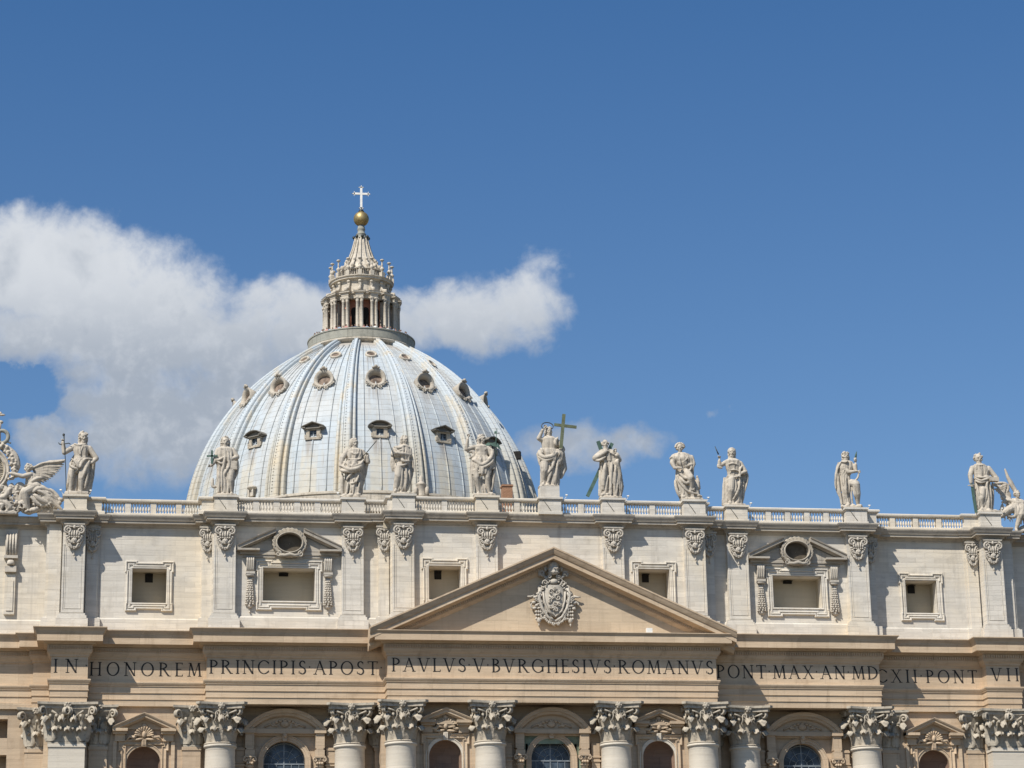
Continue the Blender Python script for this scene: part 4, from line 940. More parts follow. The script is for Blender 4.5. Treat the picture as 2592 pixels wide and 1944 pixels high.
# ribs
def rib(th):
    m = MB(); rows = []; n = 44
    for i in range(n+1):
        z = 83.2+(112.3-83.2)*(1-(1-i/n)**1.25); nr, nz = dn(z); R_ = dR(z); t = (z-78)/(112.3-78)
        hw_ = 1.72*(1-t)**.8*(.62)+.62 if False else (1.75-1.18*t**1.5)
        k = hw_
        prf = [(-1.0, -.25), (-1.0, .30), (-.93, .44), (-.80, .48), (-.70, .42), (-.64, .30), (-.58, .28), (-.52, .62), (-.42, .74), (-.30, .78), (-.27, .70), (.27, .70), (.30, .78), (.42, .74), (.52, .62), (.58, .28), (.64, .30), (.70, .42), (.80, .48), (.93, .44), (1.0, .30), (1.0, -.25)]
        sc = 1.0+.65*(1-t)
        row = []
        for u, h in prf:
            h2 = h*sc if h > 0 else h; R2 = R_+nr*h2; zz = z+nz*h2
            x = R2*sin(th)+u*k*cos(th); y = -R2*cos(th)+u*k*sin(th); row.append((x, y, zz))
        rows.append(row)
    m.grid(rows, False, False, False)
    for i in range(54):                          # iron studs up the middle of the rib
        z = 84.0+26.5*i/54; nr, nz = dn(z); t = (z-78)/34.3; h2 = .72*(1.0+.65*(1-t)); R2 = dR(z)+nr*h2
        for u in (-.12,): m.ell((R2*sin(th)+u*cos(th), -R2*cos(th)+u*sin(th), z+nz*h2), (.1, .1, .13), 5, 4)
    m.lathe([(.1, 0), (.1, .1)], 4, (0, 0, 60)) if False else None
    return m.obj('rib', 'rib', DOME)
for k in range(-5, 5): rib(dth(k+.5))
# dormers: local frame with x to the side, y inward, z up, standing on the shell
def frame_at(z, th, tilt):
    """matrix: local -y looks outward; tilt 1 lays the piece on the shell, 0 keeps it upright"""
    nr, nz = dn(z); a = atan2(nz, nr)*tilt
    p = Vector(DP(dR(z), th, z)); X = Vector((cos(th), sin(th), 0)); O = Vector((sin(th), -cos(th), 0))
    outv = O*cos(a)+Vector((0, 0, 1))*sin(a); upv = -O*sin(a)+Vector((0, 0, 1))*cos(a)
    return Matrix(((X.x, -outv.x, upv.x, p.x), (X.y, -outv.y, upv.y, p.y), (X.z, -outv.z, upv.z, p.z), (0, 0, 0, 1)))
def tri_dormer(seg):
    m = MB(); m.box(-1.0, -.5, -.95, 1.6, -.95, .55); m.box(.5, 1.0, -.95, 1.6, -.95, .55); m.box(-.5, .5, -.95, 1.6, -1.0, -.72); m.box(-.5, .5, -.95, 1.6, .42, .56)
    m.box(-1.12, 1.12, -1.1, 1.4, -1.12, -1.0); m.box(-1.2, -.98, -1.0, 1.2, -.9, -.3); m.box(.98, 1.2, -1.0, 1.2, -.9, -.3)
    return m
def dormer_roof(seg):
    m = MB(); m.box(-1.35, 1.35, -1.25, 1.9, .58, .74)
    if seg:
        N = 12; R_ = 1.9; cz = 1.42-R_; a0 = math.asin(1.5/R_); pth = [(R_*sin(a0-2*a0*i/N), cz+R_*cos(a0-2*a0*i/N)) for i in range(N+1)]
    else: pth = [(1.52, .80), (0, 1.48), (-1.52, .80)]
    m.sweep([(0, -2.2), (0, 1.42), (.08, 1.5), (.18, 1.5), (.18, -2.2)], pth, XZ(0.0))
    m.prism([(x, z-.03) for x, z in pth]+[(-1.3, .7), (1.3, .7)], -.9, 2.0)
    m.box(-1.5, -1.0, -1.42, 1.6, .70, .84); m.box(1.0, 1.5, -1.42, 1.6, .70, .84)
    return m
def dormer_sash():
    m = MB(); m.box(-.03, .03, -.72, -.66, -.72, .42)
    for z in (-.35, .05): m.box(-.5, .5, -.715, -.665, z-.03, z+.03)
    m.box(-.5, -.44, -.72, -.66, -.72, .42); m.box(.44, .5, -.72, -.66, -.72, .42); return m
def place(mb, name, mt, parent, mat4):
    q = MB(); q.v = [tuple(mat4 @ Vector(v)) for v in mb.v]; q.f = mb.f; q.sm = mb.sm; return q.obj(name, mt, parent)
pane = MB(); pane.box(-.5, .5, -.6, -.56, -.72, .42)
for k in range(-2, 3):
    mt = frame_at(93.0, dth(k), 0.0) @ Matrix.Translation((0, .42, 0)) @ Matrix.Diagonal((1.08, .95, .95, 1)); seg = (k % 2 == 0)
    o = place(tri_dormer(seg), 'dormer', 'capital', DOME, mt)
    rfm = place(dormer_roof(seg), 'dormer_roof', 'roofdark', DOME, mt); pq = place(pane, 'dormer_pane', 'glass', DOME, mt); sa = place(dormer_sash(), 'dormer_sash', 'bars', DOME, mt)
# middle row: hooded roundels
def roundel():
    m = MB(); N = 28; rows = []
    for k in range(N):
        a = 2*pi*k/N; up_ = max(0, sin(a)); hood = .22+.75*up_
        prf = [(.90, .84, .0), (.90, .84, .45), (1.02, .96, .52+.3*up_), (1.28, 1.22, .55+hood*.7), (1.42, 1.38, .48+hood*.7), (1.42, 1.38, -1.2)]
        rows.append([(a_*cos(a), -d, b_*sin(a)) for a_, b_, d in prf])
    m.grid(rows, True, True, True)
    for q in (-1, 1):
        spiral(m, (q*.55, -.6, -1.42), .34, 1.3, -.05, .11, q, pi/2); spiral(m, (q*1.28, -.6, -.75), .30, 1.2, -.05, .1, q, 0)
        m.tube([(q*.5, -.5, -1.15), (q*1.0, -.5, -1.1), (q*1.3, -.5, -.5)], .13, 6)
    m.ell((0, -.6, -1.2), (.3, .2, .2), 8, 6); m.ell((0, -1.35, 1.5), (.26, .3, .24), 8, 6); m.ell((-.35, -1.3, 1.36), (.22, .2, .16), 8, 6); m.ell((.35, -1.3, 1.36), (.22, .2, .16), 8, 6)
    return m
def inset(r):
    m = MB(); m.grid([[(q*r*cos(2*pi*j/24), -.2, q*r*sin(2*pi*j/24)) for j in range(24)] for q in (1.0, .02)], True, False, False); return m
for k in range(-4, 5):
    mt = frame_at(102.3, dth(k), .6) @ Matrix.Scale(1.08, 4)
    place(roundel(), 'roundel', 'cornice', DOME, mt)
    place(inset(.92), 'roundel_inside', 'dim_inside', DOME, mt)
def small_ring():
    m = MB(); N = 24; rows = []
    for k in range(N):
        a = 2*pi*k/N; prf = [(.55, -.5), (.55, .28), (.66, .42), (.80, .42), (.86, .32), (.90, -.4)]; rows.append([(r_*1.05*cos(a), -d, r_*.95*sin(a)) for r_, d in prf])
    m.grid(rows, True, True, True); return m
for k in range(-4, 5):
    mt = frame_at(108.0, dth(k), .8); place(small_ring(), 'small_roundel', 'lantern', DOME, mt); place(inset(.56), 'small_roundel_inside', 'dim_inside', DOME, mt)
# low hatch near the foot and a hatch on the flank
mt = frame_at(84.6, dth(-2)+.045, 0.0); q = MB(); q.box(-.5, -.25, -.7, .8, -.6, .7); q.box(.25, .5, -.7, .8, -.6, .7); q.box(-.5, .5, -.5, .8, -.6, .5); q.ell((0, -.3, .7), (.75, .8, .35), 10, 6); place(q, 'low_dormer', 'lantern', DOME, mt)
mt = frame_at(94.3, dth(3.12), 0.0); q = MB(); q.box(-.4, .4, -1.0, .2, -.6, .6); place(q, 'hatch', 'dark', DOME, mt)
# base ring of the dome and the drum below
dr = MB(); dr.lathe([(28.2, 80.2), (28.2, 82.8), (28.35, 82.9), (28.35, 83.15), (27.2, 83.2), (27.2, 83.55), (26.0, 83.6)], 96, smooth=False); dr.lathe([(26.4, 46.0), (26.4, 80.2)], 96)
for k in range(16):
    th = dth(k+.5)
    for w0 in (-1.4, 1.4): dr.lathe([(.9, 52), (.85, 70)], 12, (28.6*sin(th)+w0*cos(th), -28.6*cos(th)+w0*sin(th), 0))
dr.obj('drum', 'lantern', BAS, (DC[0], DC[1], 0))

# ---- lantern
ln = MB()
ln.lathe([(7.3, 111.2), (7.7, 111.9), (8.0, 112.2), (8.45, 112.35), (8.5, 112.62), (8.30, 112.66), (8.30, 112.7)], 96, cap=False)
LAN = ln.obj('lantern', 'lantern', BAS, (DC[0], DC[1], 0))
pp = MB(); rows = []
for z, r in ((112.6, 8.36), (112.75, 8.42), (114.0, 8.40), (114.02, 8.50), (114.22, 8.50), (114.22, 8.15), (113.12, 8.15), (113.12, 3.0)): rows.append([DP(r, 2*pi*j/96, z) for j in range(96)])
pp.grid(rows, True, False, False)
pp.obj('gallery_parapet', 'parapet', LAN)
core = MB(); core.lathe([(4.45, 112.8), (4.45, 120.9)], 48, smooth=True); core.obj('lantern_core', 'red', LAN)
LPH = radians(-8.2)
for k in range(16):
    th = LPH+radians(22.5)*(k+.5)
    if cos(th+radians(5.5)) < -.25: continue
    q = MB(); hw_ = .52; n = 10
    prof_ = [(-hw_, 115.0), (hw_, 115.0), (hw_, 118.2)] + [(hw_*cos(pi*i/n), 118.2+hw_*sin(pi*i/n)) for i in range(1, n)] + [(-hw_, 118.2)]
    X = Vector((cos(th), sin(th), 0)); O = Vector((sin(th), -cos(th), 0))
    vs = [tuple(X*x+O*4.52+Vector((0, 0, z))) for x, z in prof_]+[tuple(X*x+O*4.2+Vector((0, 0, z))) for x, z in prof_]; m_ = len(prof_)
    q.add(vs, [tuple(range(m_)), tuple(range(2*m_-1, m_-1, -1))]+[(i, i+m_, (i+1) % m_+m_, (i+1) % m_) for i in range(m_)]); q.obj('lantern_window', 'dark', LAN)
cpair = MB()
for s in (-1, 1):
    cpair.lathe([(.33, 114.3), (.33, 114.75), (.26, 114.9), (.26, 117.0), (.235, 119.2), (.28, 119.25), (.25, 119.3), (.33, 119.75), (.38, 119.85), (.38, 119.95)], 14, (s*.33, 0, 0))
    for t_ in (-1, 1): cpair.ell((s*.33+t_*.25, -.2, 119.72), (.1, .16, .13), 7, 5)
cpair.box(-.72, .72, -.45, 1.9, 112.8, 114.3); cpair.box(-.12, .12, .9, 1.6, 114.3, 119.9)
cp = None
for k in range(16):
    th = LPH+radians(22.5)*k
    if cp is None: cp = cpair.obj('paired_columns', 'lantern', LAN); c = cp
    else: c = cp.copy(); COL.objects.link(c); c.parent = LAN
    c.location = DP(5.85, th, 0); c.rotation_euler = (0, 0, th)
# entablature that breaks forward over each pair
le = MB(); pts = []
for k in range(16):
    for da, r in ((-.100, 5.35), (-.100, 6.05), (.100, 6.05), (.100, 5.35)):
        th = LPH+radians(22.5)*k+da*(5.9/r if r > 6 else 1.0); pts.append((r*sin(th), -r*cos(th)))
le.sweep([(-.9, 119.95), (0, 119.95), (0, 120.25), (.04, 120.27), (.04, 120.55), (.12, 120.62), (.30, 120.72), (.32, 120.88), (.38, 120.95), (-.9, 121.0)], pts, XY, closed=True)
le.obj('lantern_entablature', 'lantern', LAN)
# attic of the lantern with scrolled buttresses
la = MB(); la.lathe([(4.5, 120.9), (4.5, 121.05), (4.35, 121.1), (4.35, 123.2), (4.45, 123.25), (4.55, 123.4), (4.95, 123.5), (4.98, 123.75), (5.15, 123.85), (5.15, 124.0), (4.6, 124.05), (4.0, 124.05)], 96, smooth=False); la.obj('lantern_attic', 'lantern', LAN)
vb = MB(); vb.tube([(0, -1.35, 121.12), (0, -1.25, 121.5), (0, -.55, 121.75), (0, -.15, 122.4), (0, -.1, 123.0)], [.24, .30, .24, .2, .22], 8); vb.box(-.22, .22, -1.3, .2, 121.0, 121.4); vb.box(-.2, .2, -.35, .2, 121.0, 122.9); vb.ell((0, -.28, 123.05), (.30, .26, .24), 9, 6); vb.ell((0, -1.2, 121.5), (.26, .3, .26), 9, 6)
cd = MB(); cd.box(-.32, .32, -.32, .32, 123.95, 124.75); cd.lathe([(.26, 124.75), (.14, 124.85), (.16, 124.95), (.34, 125.2), (.36, 125.35), (.22, 125.55), (.10, 125.7), (.12, 125.8), (.17, 125.9), (.13, 126.0), (.10, 126.5), (.14, 126.6), (.30, 126.68), (.34, 126.78), (.26, 126.9), (.05, 127.0)], 12)
v0 = c0 = None
for k in range(16):
    th = LPH+radians(22.5)*k
    for which in (0, 1):
        if which == 0:
            if v0 is None: v0 = vb.obj('scroll_buttress', 'lantern', LAN); c = v0
            else: c = v0.copy(); COL.objects.link(c); c.parent = LAN
            c.location = DP(4.4, th, 0)
        else:
            if c0 is None: c0 = cd.obj('candelabrum', 'lantern', LAN); c = c0
            else: c = c0.copy(); COL.objects.link(c); c.parent = LAN
            c.location = DP(4.85, th, 0)
        c.rotation_euler = (0, 0, th)
sp = MB(); sp.lathe([(3.75, 124.0), (3.75, 124.5), (3.6, 124.55)], 48)
for k in range(64): th = 2*pi*k/64; sp.lathe([(.07, 124.5), (.07, 125.45)], 5, (3.65*sin(th), -3.65*cos(th), 0), False)
sp.lathe([(3.75, 125.45), (3.78, 125.6), (3.4, 125.62)], 48); sp.lathe([(3.3, 124.0), (3.3, 125.7)], 48)
sp.lathe([(3.25, 125.6), (2.9, 126.1), (2.35, 127.2), (1.85, 128.4), (1.4, 129.7), (1.1, 130.9), (.95, 131.6)], 48)
for k in range(16):
    th = LPH+radians(22.5)*k; prof_ = [(3.45, 125.7), (3.05, 126.3), (2.45, 127.3), (1.93, 128.4), (1.47, 129.7), (1.16, 130.9), (1.0, 131.6)]
    sp.tube([DP(r+.03, th, z) for r, z in prof_], [.20, .15, .13, .12, .11, .10, .10], 6); sp.ell(DP(3.2, th, 126.3), (.34, .34, .4), 8, 5); sp.ell(DP(2.5, th, 127.5), (.22, .22, .3), 8, 5)
SPI = sp.obj('spire', 'lantern', LAN)
nk = MB(); nk.lathe([(1.1, 131.5), (1.15, 131.62), (.75, 131.75), (.72, 132.3), (.8, 132.4), (.6, 132.55), (.55, 133.0), (.66, 133.15), (.6, 133.35), (.5, 133.9)], 24); nk.obj('neck', 'parapet', SPI)
hook = MB()
for k in range(8):
    th = LPH+radians(45)*k+.2; hook.ell(DP(1.18, th, 131.75), (.26, .26, .3), 8, 5); hook.tube([DP(.95, th, 131.5), DP(1.0, th, 130.4)], .07, 5)
hook.obj('metal_brackets', 'bronze', SPI)
ball = MB(); ball.ell((0, 0, 135.0), 1.23, 32, 20); lab(ball.obj('ball', 'gold', LAN), 'gilded bronze ball under the cross')
cr = MB(); cr.lathe([(.42, 136.15), (.5, 136.25), (.34, 136.45), (.3, 136.6)], 12)
crm = MB()
z0, zc, za, zt = 136.55, 139.3, 1.42, 140.75
crm.box(-.17, .17, -.12, .12, z0, zt-.25); crm.box(-za+.25, -.171, -.12, .12, zc-.16, zc+.16); crm.box(.171, za-.25, -.12, .12, zc-.16, zc+.16)
def trefoil(cx, cz, dx, dz):
    px, pz = -dz, dx
    crm.prism([(cx+dx*.32, cz+dz*.32), (cx+px*.12, cz+pz*.12), (cx+px*.44-dx*.02, cz+pz*.44-dz*.02), (cx-dx*.14+px*.14, cz-dz*.14+pz*.14), (cx-dx*.14-px*.14, cz-dz*.14-pz*.14), (cx-px*.44-dx*.02, cz-pz*.44-dz*.02), (cx-px*.12, cz-pz*.12)], -.12, .12)
trefoil(0, zt-.3, 0, 1); trefoil(-za+.25, zc, -1, 0); trefoil(za-.25, zc, 1, 0); trefoil(0, z0+.28, 0, -1)
cr.obj('cross_foot', 'bronze', LAN); lab(crm.obj('cross', 'white', LAN), 'pale cross with flared arms on top of the ball')

# ================================================================== carved figures
def remeshed(mb, name, m, voxel=.045, parent=None, loc=None, smooth_it=1):
    me = bpy.data.meshes.new(name); me.from_pydata(mb.v, [], mb.f); me.update()
    import bmesh
    bm = bmesh.new(); bm.from_mesh(me); bmesh.ops.recalc_face_normals(bm, faces=bm.faces); bm.to_mesh(me); bm.free()
    tmp = bpy.data.objects.new('tmp', me); COL.objects.link(tmp)
    md = tmp.modifiers.new('r', 'REMESH'); md.mode = 'VOXEL'; md.voxel_size = voxel; md.use_smooth_shade = True
    if smooth_it: sm_ = tmp.modifiers.new('s', 'SMOOTH'); sm_.factor = .35; sm_.iterations = smooth_it
    dg = bpy.context.evaluated_depsgraph_get(); ev = tmp.evaluated_get(dg)
    nm = bpy.data.meshes.new_from_object(ev); bpy.data.objects.remove(tmp); bpy.data.meshes.remove(me)
    nm.name = name; nm.materials.clear(); nm.materials.append(M[m] if isinstance(m, str) else m)
    nm.polygons.foreach_set('use_smooth', [True]*len(nm.polygons))
    o = bpy.data.objects.new(name, nm); COL.objects.link(o)
    if parent: o.parent = parent
    if loc: o.location = loc
    return o

class Fig:
    """modelling space: drawing units on the front view plus depth d towards the viewer"""
    def __init__(s, zoom, px0, py0, seed=1):
        s.kx = zoom*29.6; s.kz = zoom*29.0; s.x0 = px0; s.y0 = py0; s.mb = MB(); s.r = random.Random(seed); s.zoom = zoom
    def P(s, x, y, d=0.0): return Vector(((x-s.x0)/s.kx, -d/s.kx, (s.y0-y)/s.kz))
    def R(s, r): return r/s.kx
    def limb(s, pts):                       # [(x, y, d, r), ...]
        for a, b in zip(pts, pts[1:]): s.mb.caps(s.P(*a[:3]), s.R(a[3]), s.P(*b[:3]), s.R(b[3]), 10)
    def cloth(s, pts, r, taper=1.0):             # a rolled fold
        ps = [s.P(*p) for p in pts]; out_ = []
        for i in range(len(ps)-1):
            p0 = ps[max(i-1, 0)]; p1 = ps[i]; p2 = ps[i+1]; p3 = ps[min(i+2, len(ps)-1)]
            for k in range(5):
                t = k/5; out_.append(.5*((2*p1)+(-p0+p2)*t+(2*p0-5*p1+4*p2-p3)*t*t+(-p0+3*p1-3*p2+p3)*t**3))
        out_.append(ps[-1]); n = len(out_)
        s.mb.tube(out_, [s.R(r)*(1-(1-taper)*i/(n-1))*min(1, .45+2.2*min(i, n-1-i)/(n-1)) for i in range(n)], 8)
    def ell(s, x, y, d, rx, ry, rd): s.mb.ell(s.P(x, y, d), (rx/s.kx, rd/s.kx, ry/s.kz), 14, 9)
    def loft(s, rows, folds=7, amp=.10, depth=.55, back=0.0, phase=0.0, d0=0.0, sharp=1.0, ridges=None):
        """rows [(y, xl, xr)] top to bottom; gathered cloth with folds round the body"""
        N = 56; Rw = []; H = len(rows)
        fine = []
        for i in range(H-1):
            (y0, l0, r0), (y1, l1, r1) = rows[i][:3], rows[i+1][:3]
            for k in range(5): t = k/5; t2 = t*t*(3-2*t)*.6+t*.4; fine.append((y0+(y1-y0)*t, l0+(l1-l0)*t2, r0+(r1-r0)*t2, (i+t)/(H-1)))
        fine.append((*rows[-1][:3], 1.0))
        for y, l, r_, t in fine:
            cx = (l+r_)/2; hw_ = (r_-l)/2; row = []
            for j in range(N):
                a = 2*pi*j/N
                f = sin((folds+2)*a+phase+1.1*sin(2.3*t+phase)+.5*sin(3*a))+.38*sin((2*folds+5)*a+2*phase+1.7*sin(3*t))
                f = (abs(f)**.7)*(1 if f > 0 else -1)
                m_ = 1+1.5*amp*(.45+.55*t)*(f-.55)*sharp
                dd = hw_*depth if hw_*depth < 150 else 150
                row.append(tuple(s.P(cx+hw_*cos(a)*m_, y, d0-dd*sin(a)*m_*-1)))
            Rw.append(row)
        s.mb.grid(Rw, True, False, True, True)
        if amp < .04: return
        nr = ridges if ridges is not None else (int(12) if amp > .11 else 7)
        for k in range(nr):                  # fine pleats running down the cloth
            a = s.r.uniform(.12, .88)*pi; t0 = s.r.uniform(0, .45); t1 = min(1, t0+s.r.uniform(.35, .7)); dr = s.r.uniform(-.35, .35); pts = []
            for q in range(9):
                t = t0+(t1-t0)*q/8; e = fine[min(len(fine)-1, int(t*(len(fine)-1)))]; y, l, r_ = e[:3]; cx = (l+r_)/2; hw_ = (r_-l)/2; aa = a+dr*(t-t0)+.06*sin(9*t+k)
                pts.append(s.P(cx+hw_*cos(aa)*.99, y, d0+min(hw_*depth, 150)*sin(aa)*1.0))
            rr = s.r.uniform(.035, .062); s.mb.tube(pts, [rr*min(1, .3+2*min(q, 8-q)/8) for q in range(9)], 6)
    def head(s, x, y, r, turn=0.0, beard=1.0, hair='short', tilt=0.0, d=0.0):
        y += r*.12; r *= 1.10
        k = s.kx; c = s.P(x, y, d); Rr = r/k
        X = Vector((cos(turn), sin(turn), 0)); F = Vector((sin(turn), -cos(turn), 0)); Z = (Vector((0, 0, 1))+F*tilt).normalized(); F = (F-Z*F.dot(Z)).normalized()
        def q(a, b, e, rr):                # side, front, up
            p = c+X*(a*Rr)+F*(b*Rr)+Z*(e*Rr)
            s.mb.ell(p, tuple(v*Rr for v in (rr if hasattr(rr, '__len__') else (rr,)*3)), 10, 7)
        q(0, 0, .12, (.70, .82, .92)); q(0, .18, -.45, (.50, .58, .50)); q(0, .70, -.10, (.12, .20, .24)); q(0, .82, -.24, (.13, .12, .11))
        for t in (-1, 1): q(t*.28, .70, .18, (.24, .14, .08)); q(t*.42, .48, -.28, (.2, .18, .16)); q(t*.27, .60, .0, (.13, .12, .08)); q(t*.70, -.02, -.1, (.1, .16, .2))
        q(0, .58, .38, (.45, .25, .25)); q(0, .66, -.50, (.18, .12, .06)); q(0, .62, -.62, (.15, .12, .07)); q(0, .5, -.82, (.22, .2, .16))
        R_ = s.r
        n = {'short': 46, 'long': 64, 'bald': 22, 'rays': 46, 'hood': 30}[hair]
        for i in range(n):
            a = R_.uniform(pi*.02, pi*.98)+pi if R_.random() < .5 else R_.uniform(0, 2*pi); e = R_.uniform(-.4, 1.0)
            if hair == 'bald': e = R_.uniform(-.4, .35)
            ca_, sa_ = cos(a), sin(a); rr = sqrt(max(0, 1-min(e, .97)**2*.9))
            if sa_ > .35 and e < .62: continue
            q(.80*ca_*rr, .88*sa_*rr-.05, .15+e*.92, R_.uniform(.16, .26))
        if hair in ('long', 'hood'):
            for t in (-1, 1):
                for i in range(8): q(t*(.72+.05*sin(i)), -.15+.05*cos(i*2), -.05-.19*i, R_.uniform(.18, .25))
            for i in range(12): q(R_.uniform(-.7, .7), -.6, -.1*i, .3)
        if hair == 'hood': q(0, -.15, .25, (.98, .95, 1.02)); 
        if hair == 'rays':
            for i in range(9): a = pi*(.02+.96*i/8); q(1.08*cos(a), 0.1, .25+1.0*sin(a), (.17, .17, .22)); q(.9*cos(a), .35, .25+.85*sin(a), .17)
        if beard:
            for i in range(int(26*beard)):
                u = R_.uniform(-1, 1); v = R_.uniform(0, 1); q(.42*u*(1-.4*v), .50-.1*abs(u), -.62-.55*v*beard, R_.uniform(.13, .2))
            for t in (-1, 1): q(t*.17, .70, -.40, (.17, .1, .07))
        s.limb([(x, y+r*.6, d-4, r*.44), (x, y+r*1.5, d-6, r*.55)])
    def hand(s, x, y, d, ang, size=1.0, grip=False):
        """palm and five separate fingers; ang = direction of the fingers in the drawing (degrees, 90 = up)"""
        L = 42*s.zoom/8*size; a = radians(ang); ux, uy = cos(a), -sin(a); nx, ny = -uy, ux
        s.limb([(x-ux*L*.6, y-uy*L*.6, d, L*.34), (x, y, d, L*.42)])
        for i, ln in enumerate((.85, 1.0, .95, .75)):
            o = (i-1.5)*.30*L; bx, by = x+nx*o, y+ny*o; k = ln*L*(.75 if grip else 1.0)
            p1 = (bx+ux*k*.5, by+uy*k*.5, d+L*(.35 if grip else .12), L*.17); p2 = (bx+ux*k*(.55 if grip else 1.0), by+uy*k*(.55 if grip else 1.0), d+L*(.7 if grip else .3), L*.14)
            s.limb([(bx, by, d, L*.18), p1, p2])
        s.limb([(x-nx*L*.4, y-ny*L*.4, d+L*.1, L*.16), (x-nx*L*.75+ux*L*.3, y-ny*L*.75+uy*L*.3, d+L*.4, L*.16), (x-nx*L*.6+ux*L*.7, y-ny*L*.6+uy*L*.7, d+L*.5, L*.14)])
    def slab(s, x0, x1, y0, y1, dz=95):
        a = s.P(x0, y1); b = s.P(x1, y0); k = dz/s.kx; n = 14; rows = []
        for zz, g_ in ((a.z, 0), ((a.z+b.z)/2, .03), (b.z, .0)):
            rows.append([((a.x+b.x)/2+((b.x-a.x)/2+g_)*max(-1, min(1, 1.25*cos(2*pi*(j+.5)/n)))*(1-.04*s.r.random()), (k+g_)*max(-1, min(1, 1.25*sin(2*pi*(j+.5)/n))), zz) for j in range(n)])
        s.mb.grid(rows, True, False, False, True)
    def rocks(s, pts):
        for x, y, d, r in pts: s.ell(x, y, d, r, r*.7, r)
def rod(f, pts, r, name, m, parent, n=8, square=None):
    mb = MB(); ps = [f.P(*p) for p in pts]
    if square:                                  # squared timber
        for a, b in zip(ps, ps[1:]):
            d = (b-a).normalized(); u = Vector((0, 1, 0)); v = d.cross(u).normalized(); rows = [[tuple(p+v*sx*square[0]/f.kx+u*sy*square[1]/f.kx) for sx, sy in ((-1, -1), (1, -1), (1, 1), (-1, 1))] for p in (a, b)]
            mb.grid(rows, True, False, False, True)
    else: mb.tube(ps, [f.R(r)]*len(ps) if not hasattr(r, '__len__') else [f.R(q) for q in r], n)
    return mb.obj(name, m, parent)
ZP = 47.13
def begin(name, label, x, y, z=ZP, cat='statue', grp='statues on the balustrade'):
    e = empty(name, (x, y, z)); return tag(e, label, cat, grp)
def AY(k): return PEDY[k]+.12

# 1 viewer's far left: bearded man with a long thin halberd
f = Fig(5.53, 1080, 1205, 11); e = begin('statue', 'stone man at the far left holding a long thin bronze staff, legs bare', -AT[5][0], AY(5))
f.slab(925, 1255, 1150, 1205, 90); f.head(1160, 365, 68, .35, .9, 'long', .1)
f.loft([(470, 1075, 1200), (505, 1020, 1250), (560, 1020, 1240), (640, 1040, 1225), (700, 1030, 1240)], 5, .05, .62)
f.loft([(690, 1015, 1250), (760, 975, 1250), (850, 975, 1190), (890, 975, 1110)], 7, .16, .6, d0=8)
f.loft([(520, 1080, 1290), (700, 985, 1335), (900, 960, 1320), (1050, 950, 1295), (1165, 940, 1270)], 8, .10, .30, d0=-55)
f.limb([(1035, 510, 0, 42), (905, 600, 25, 36), (880, 470, 45, 27)]); f.hand(882, 440, 48, 92, 1.1, True)
f.limb([(1245, 530, 0, 44), (1345, 670, 5, 38), (1290, 735, 40, 30)]); f.hand(1268, 738, 48, 190, 1.1)
f.limb([(1015, 860, 20, 52), (1010, 950, 30, 42), (1005, 1130, 10, 27)]); f.limb([(1000, 1150, 20, 24), (992, 1165, 60, 22)])
f.limb([(1170, 800, 20, 62), (1150, 960, 30, 48), (1145, 1130, 10, 28)]); f.limb([(1140, 1150, 20, 24), (1130, 1165, 60, 22)])
for pts, r in (([(1005, 690, 60), (1060, 740, 85), (1120, 820, 85), (1150, 760, 85), (1200, 700, 80), (1290, 690, 60)], 22), ([(980, 770, 50), (1030, 820, 70), (1090, 840, 70)], 18), ([(1260, 700, 60), (1215, 820, 75), (1170, 940, 60), (1130, 1010, 40)], 24),
               ([(1240, 720, 50), (1235, 900, 50), (1200, 1100, 20)], 20), ([(1030, 470, 30), (1110, 500, 62), (1200, 470, 40)], 14), ([(1110, 520, 60), (1130, 640, 68)], 14), ([(1080, 900, -10), (1075, 1150, -10)], 18)): f.cloth(pts, r)
b = remeshed(f.mb, 'figure', 'statue', .036, e, None, 0)
rod(f, [(890, 350, 55), (900, 470, 60), (925, 750, 62), (950, 1160, 62)], [11, 6, 6, 5], 'staff', 'bronze', e)
q = MB(); q.tube([f.P(820, 470, 55), f.P(840, 495, 55), f.P(900, 488, 60), f.P(960, 475, 60), f.P(985, 490, 60)], f.R(7), 6); q.ell(f.P(888, 358, 55), (f.R(18), f.R(14), f.R(22)), 8, 6); q.obj('guard', 'bronze', e)

# 2 man in a mantle with small bronze cross and a book
f = Fig(8.73, 615, 1572, 12); e = begin('statue', 'stone man in pleated robe with small bronze cross and book, at the dome left edge', -AT[4][0], AY(4))
f.slab(400, 860, 1520, 1572, 140); f.head(595, 335, 108, .1, .55, 'long')
f.loft([(450, 480, 700), (500, 410, 770), (620, 395, 800), (760, 400, 760), (850, 400, 740)], 6, .06, .6)
f.loft([(830, 405, 760), (950, 410, 790), (1100, 410, 800), (1300, 425, 790), (1450, 430, 775), (1530, 425, 770)], 9, .16, .55)
f.limb([(440, 530, 0, 62), (360, 790, 30, 52), (290, 890, 70, 38)]); f.hand(250, 905, 80, 170, 1.15, True)
f.limb([(760, 530, 0, 66), (850, 680, 20, 62), (750, 740, 90, 42)]); f.hand(735, 745, 100, 175, 1.15)
f.limb([(735, 1000, 60, 85), (715, 1220, 80, 72), (735, 1460, 30, 44)]); f.limb([(745, 1500, 40, 36), (735, 1525, 110, 32)]); f.limb([(570, 1500, 30, 36), (540, 1525, 110, 32)])
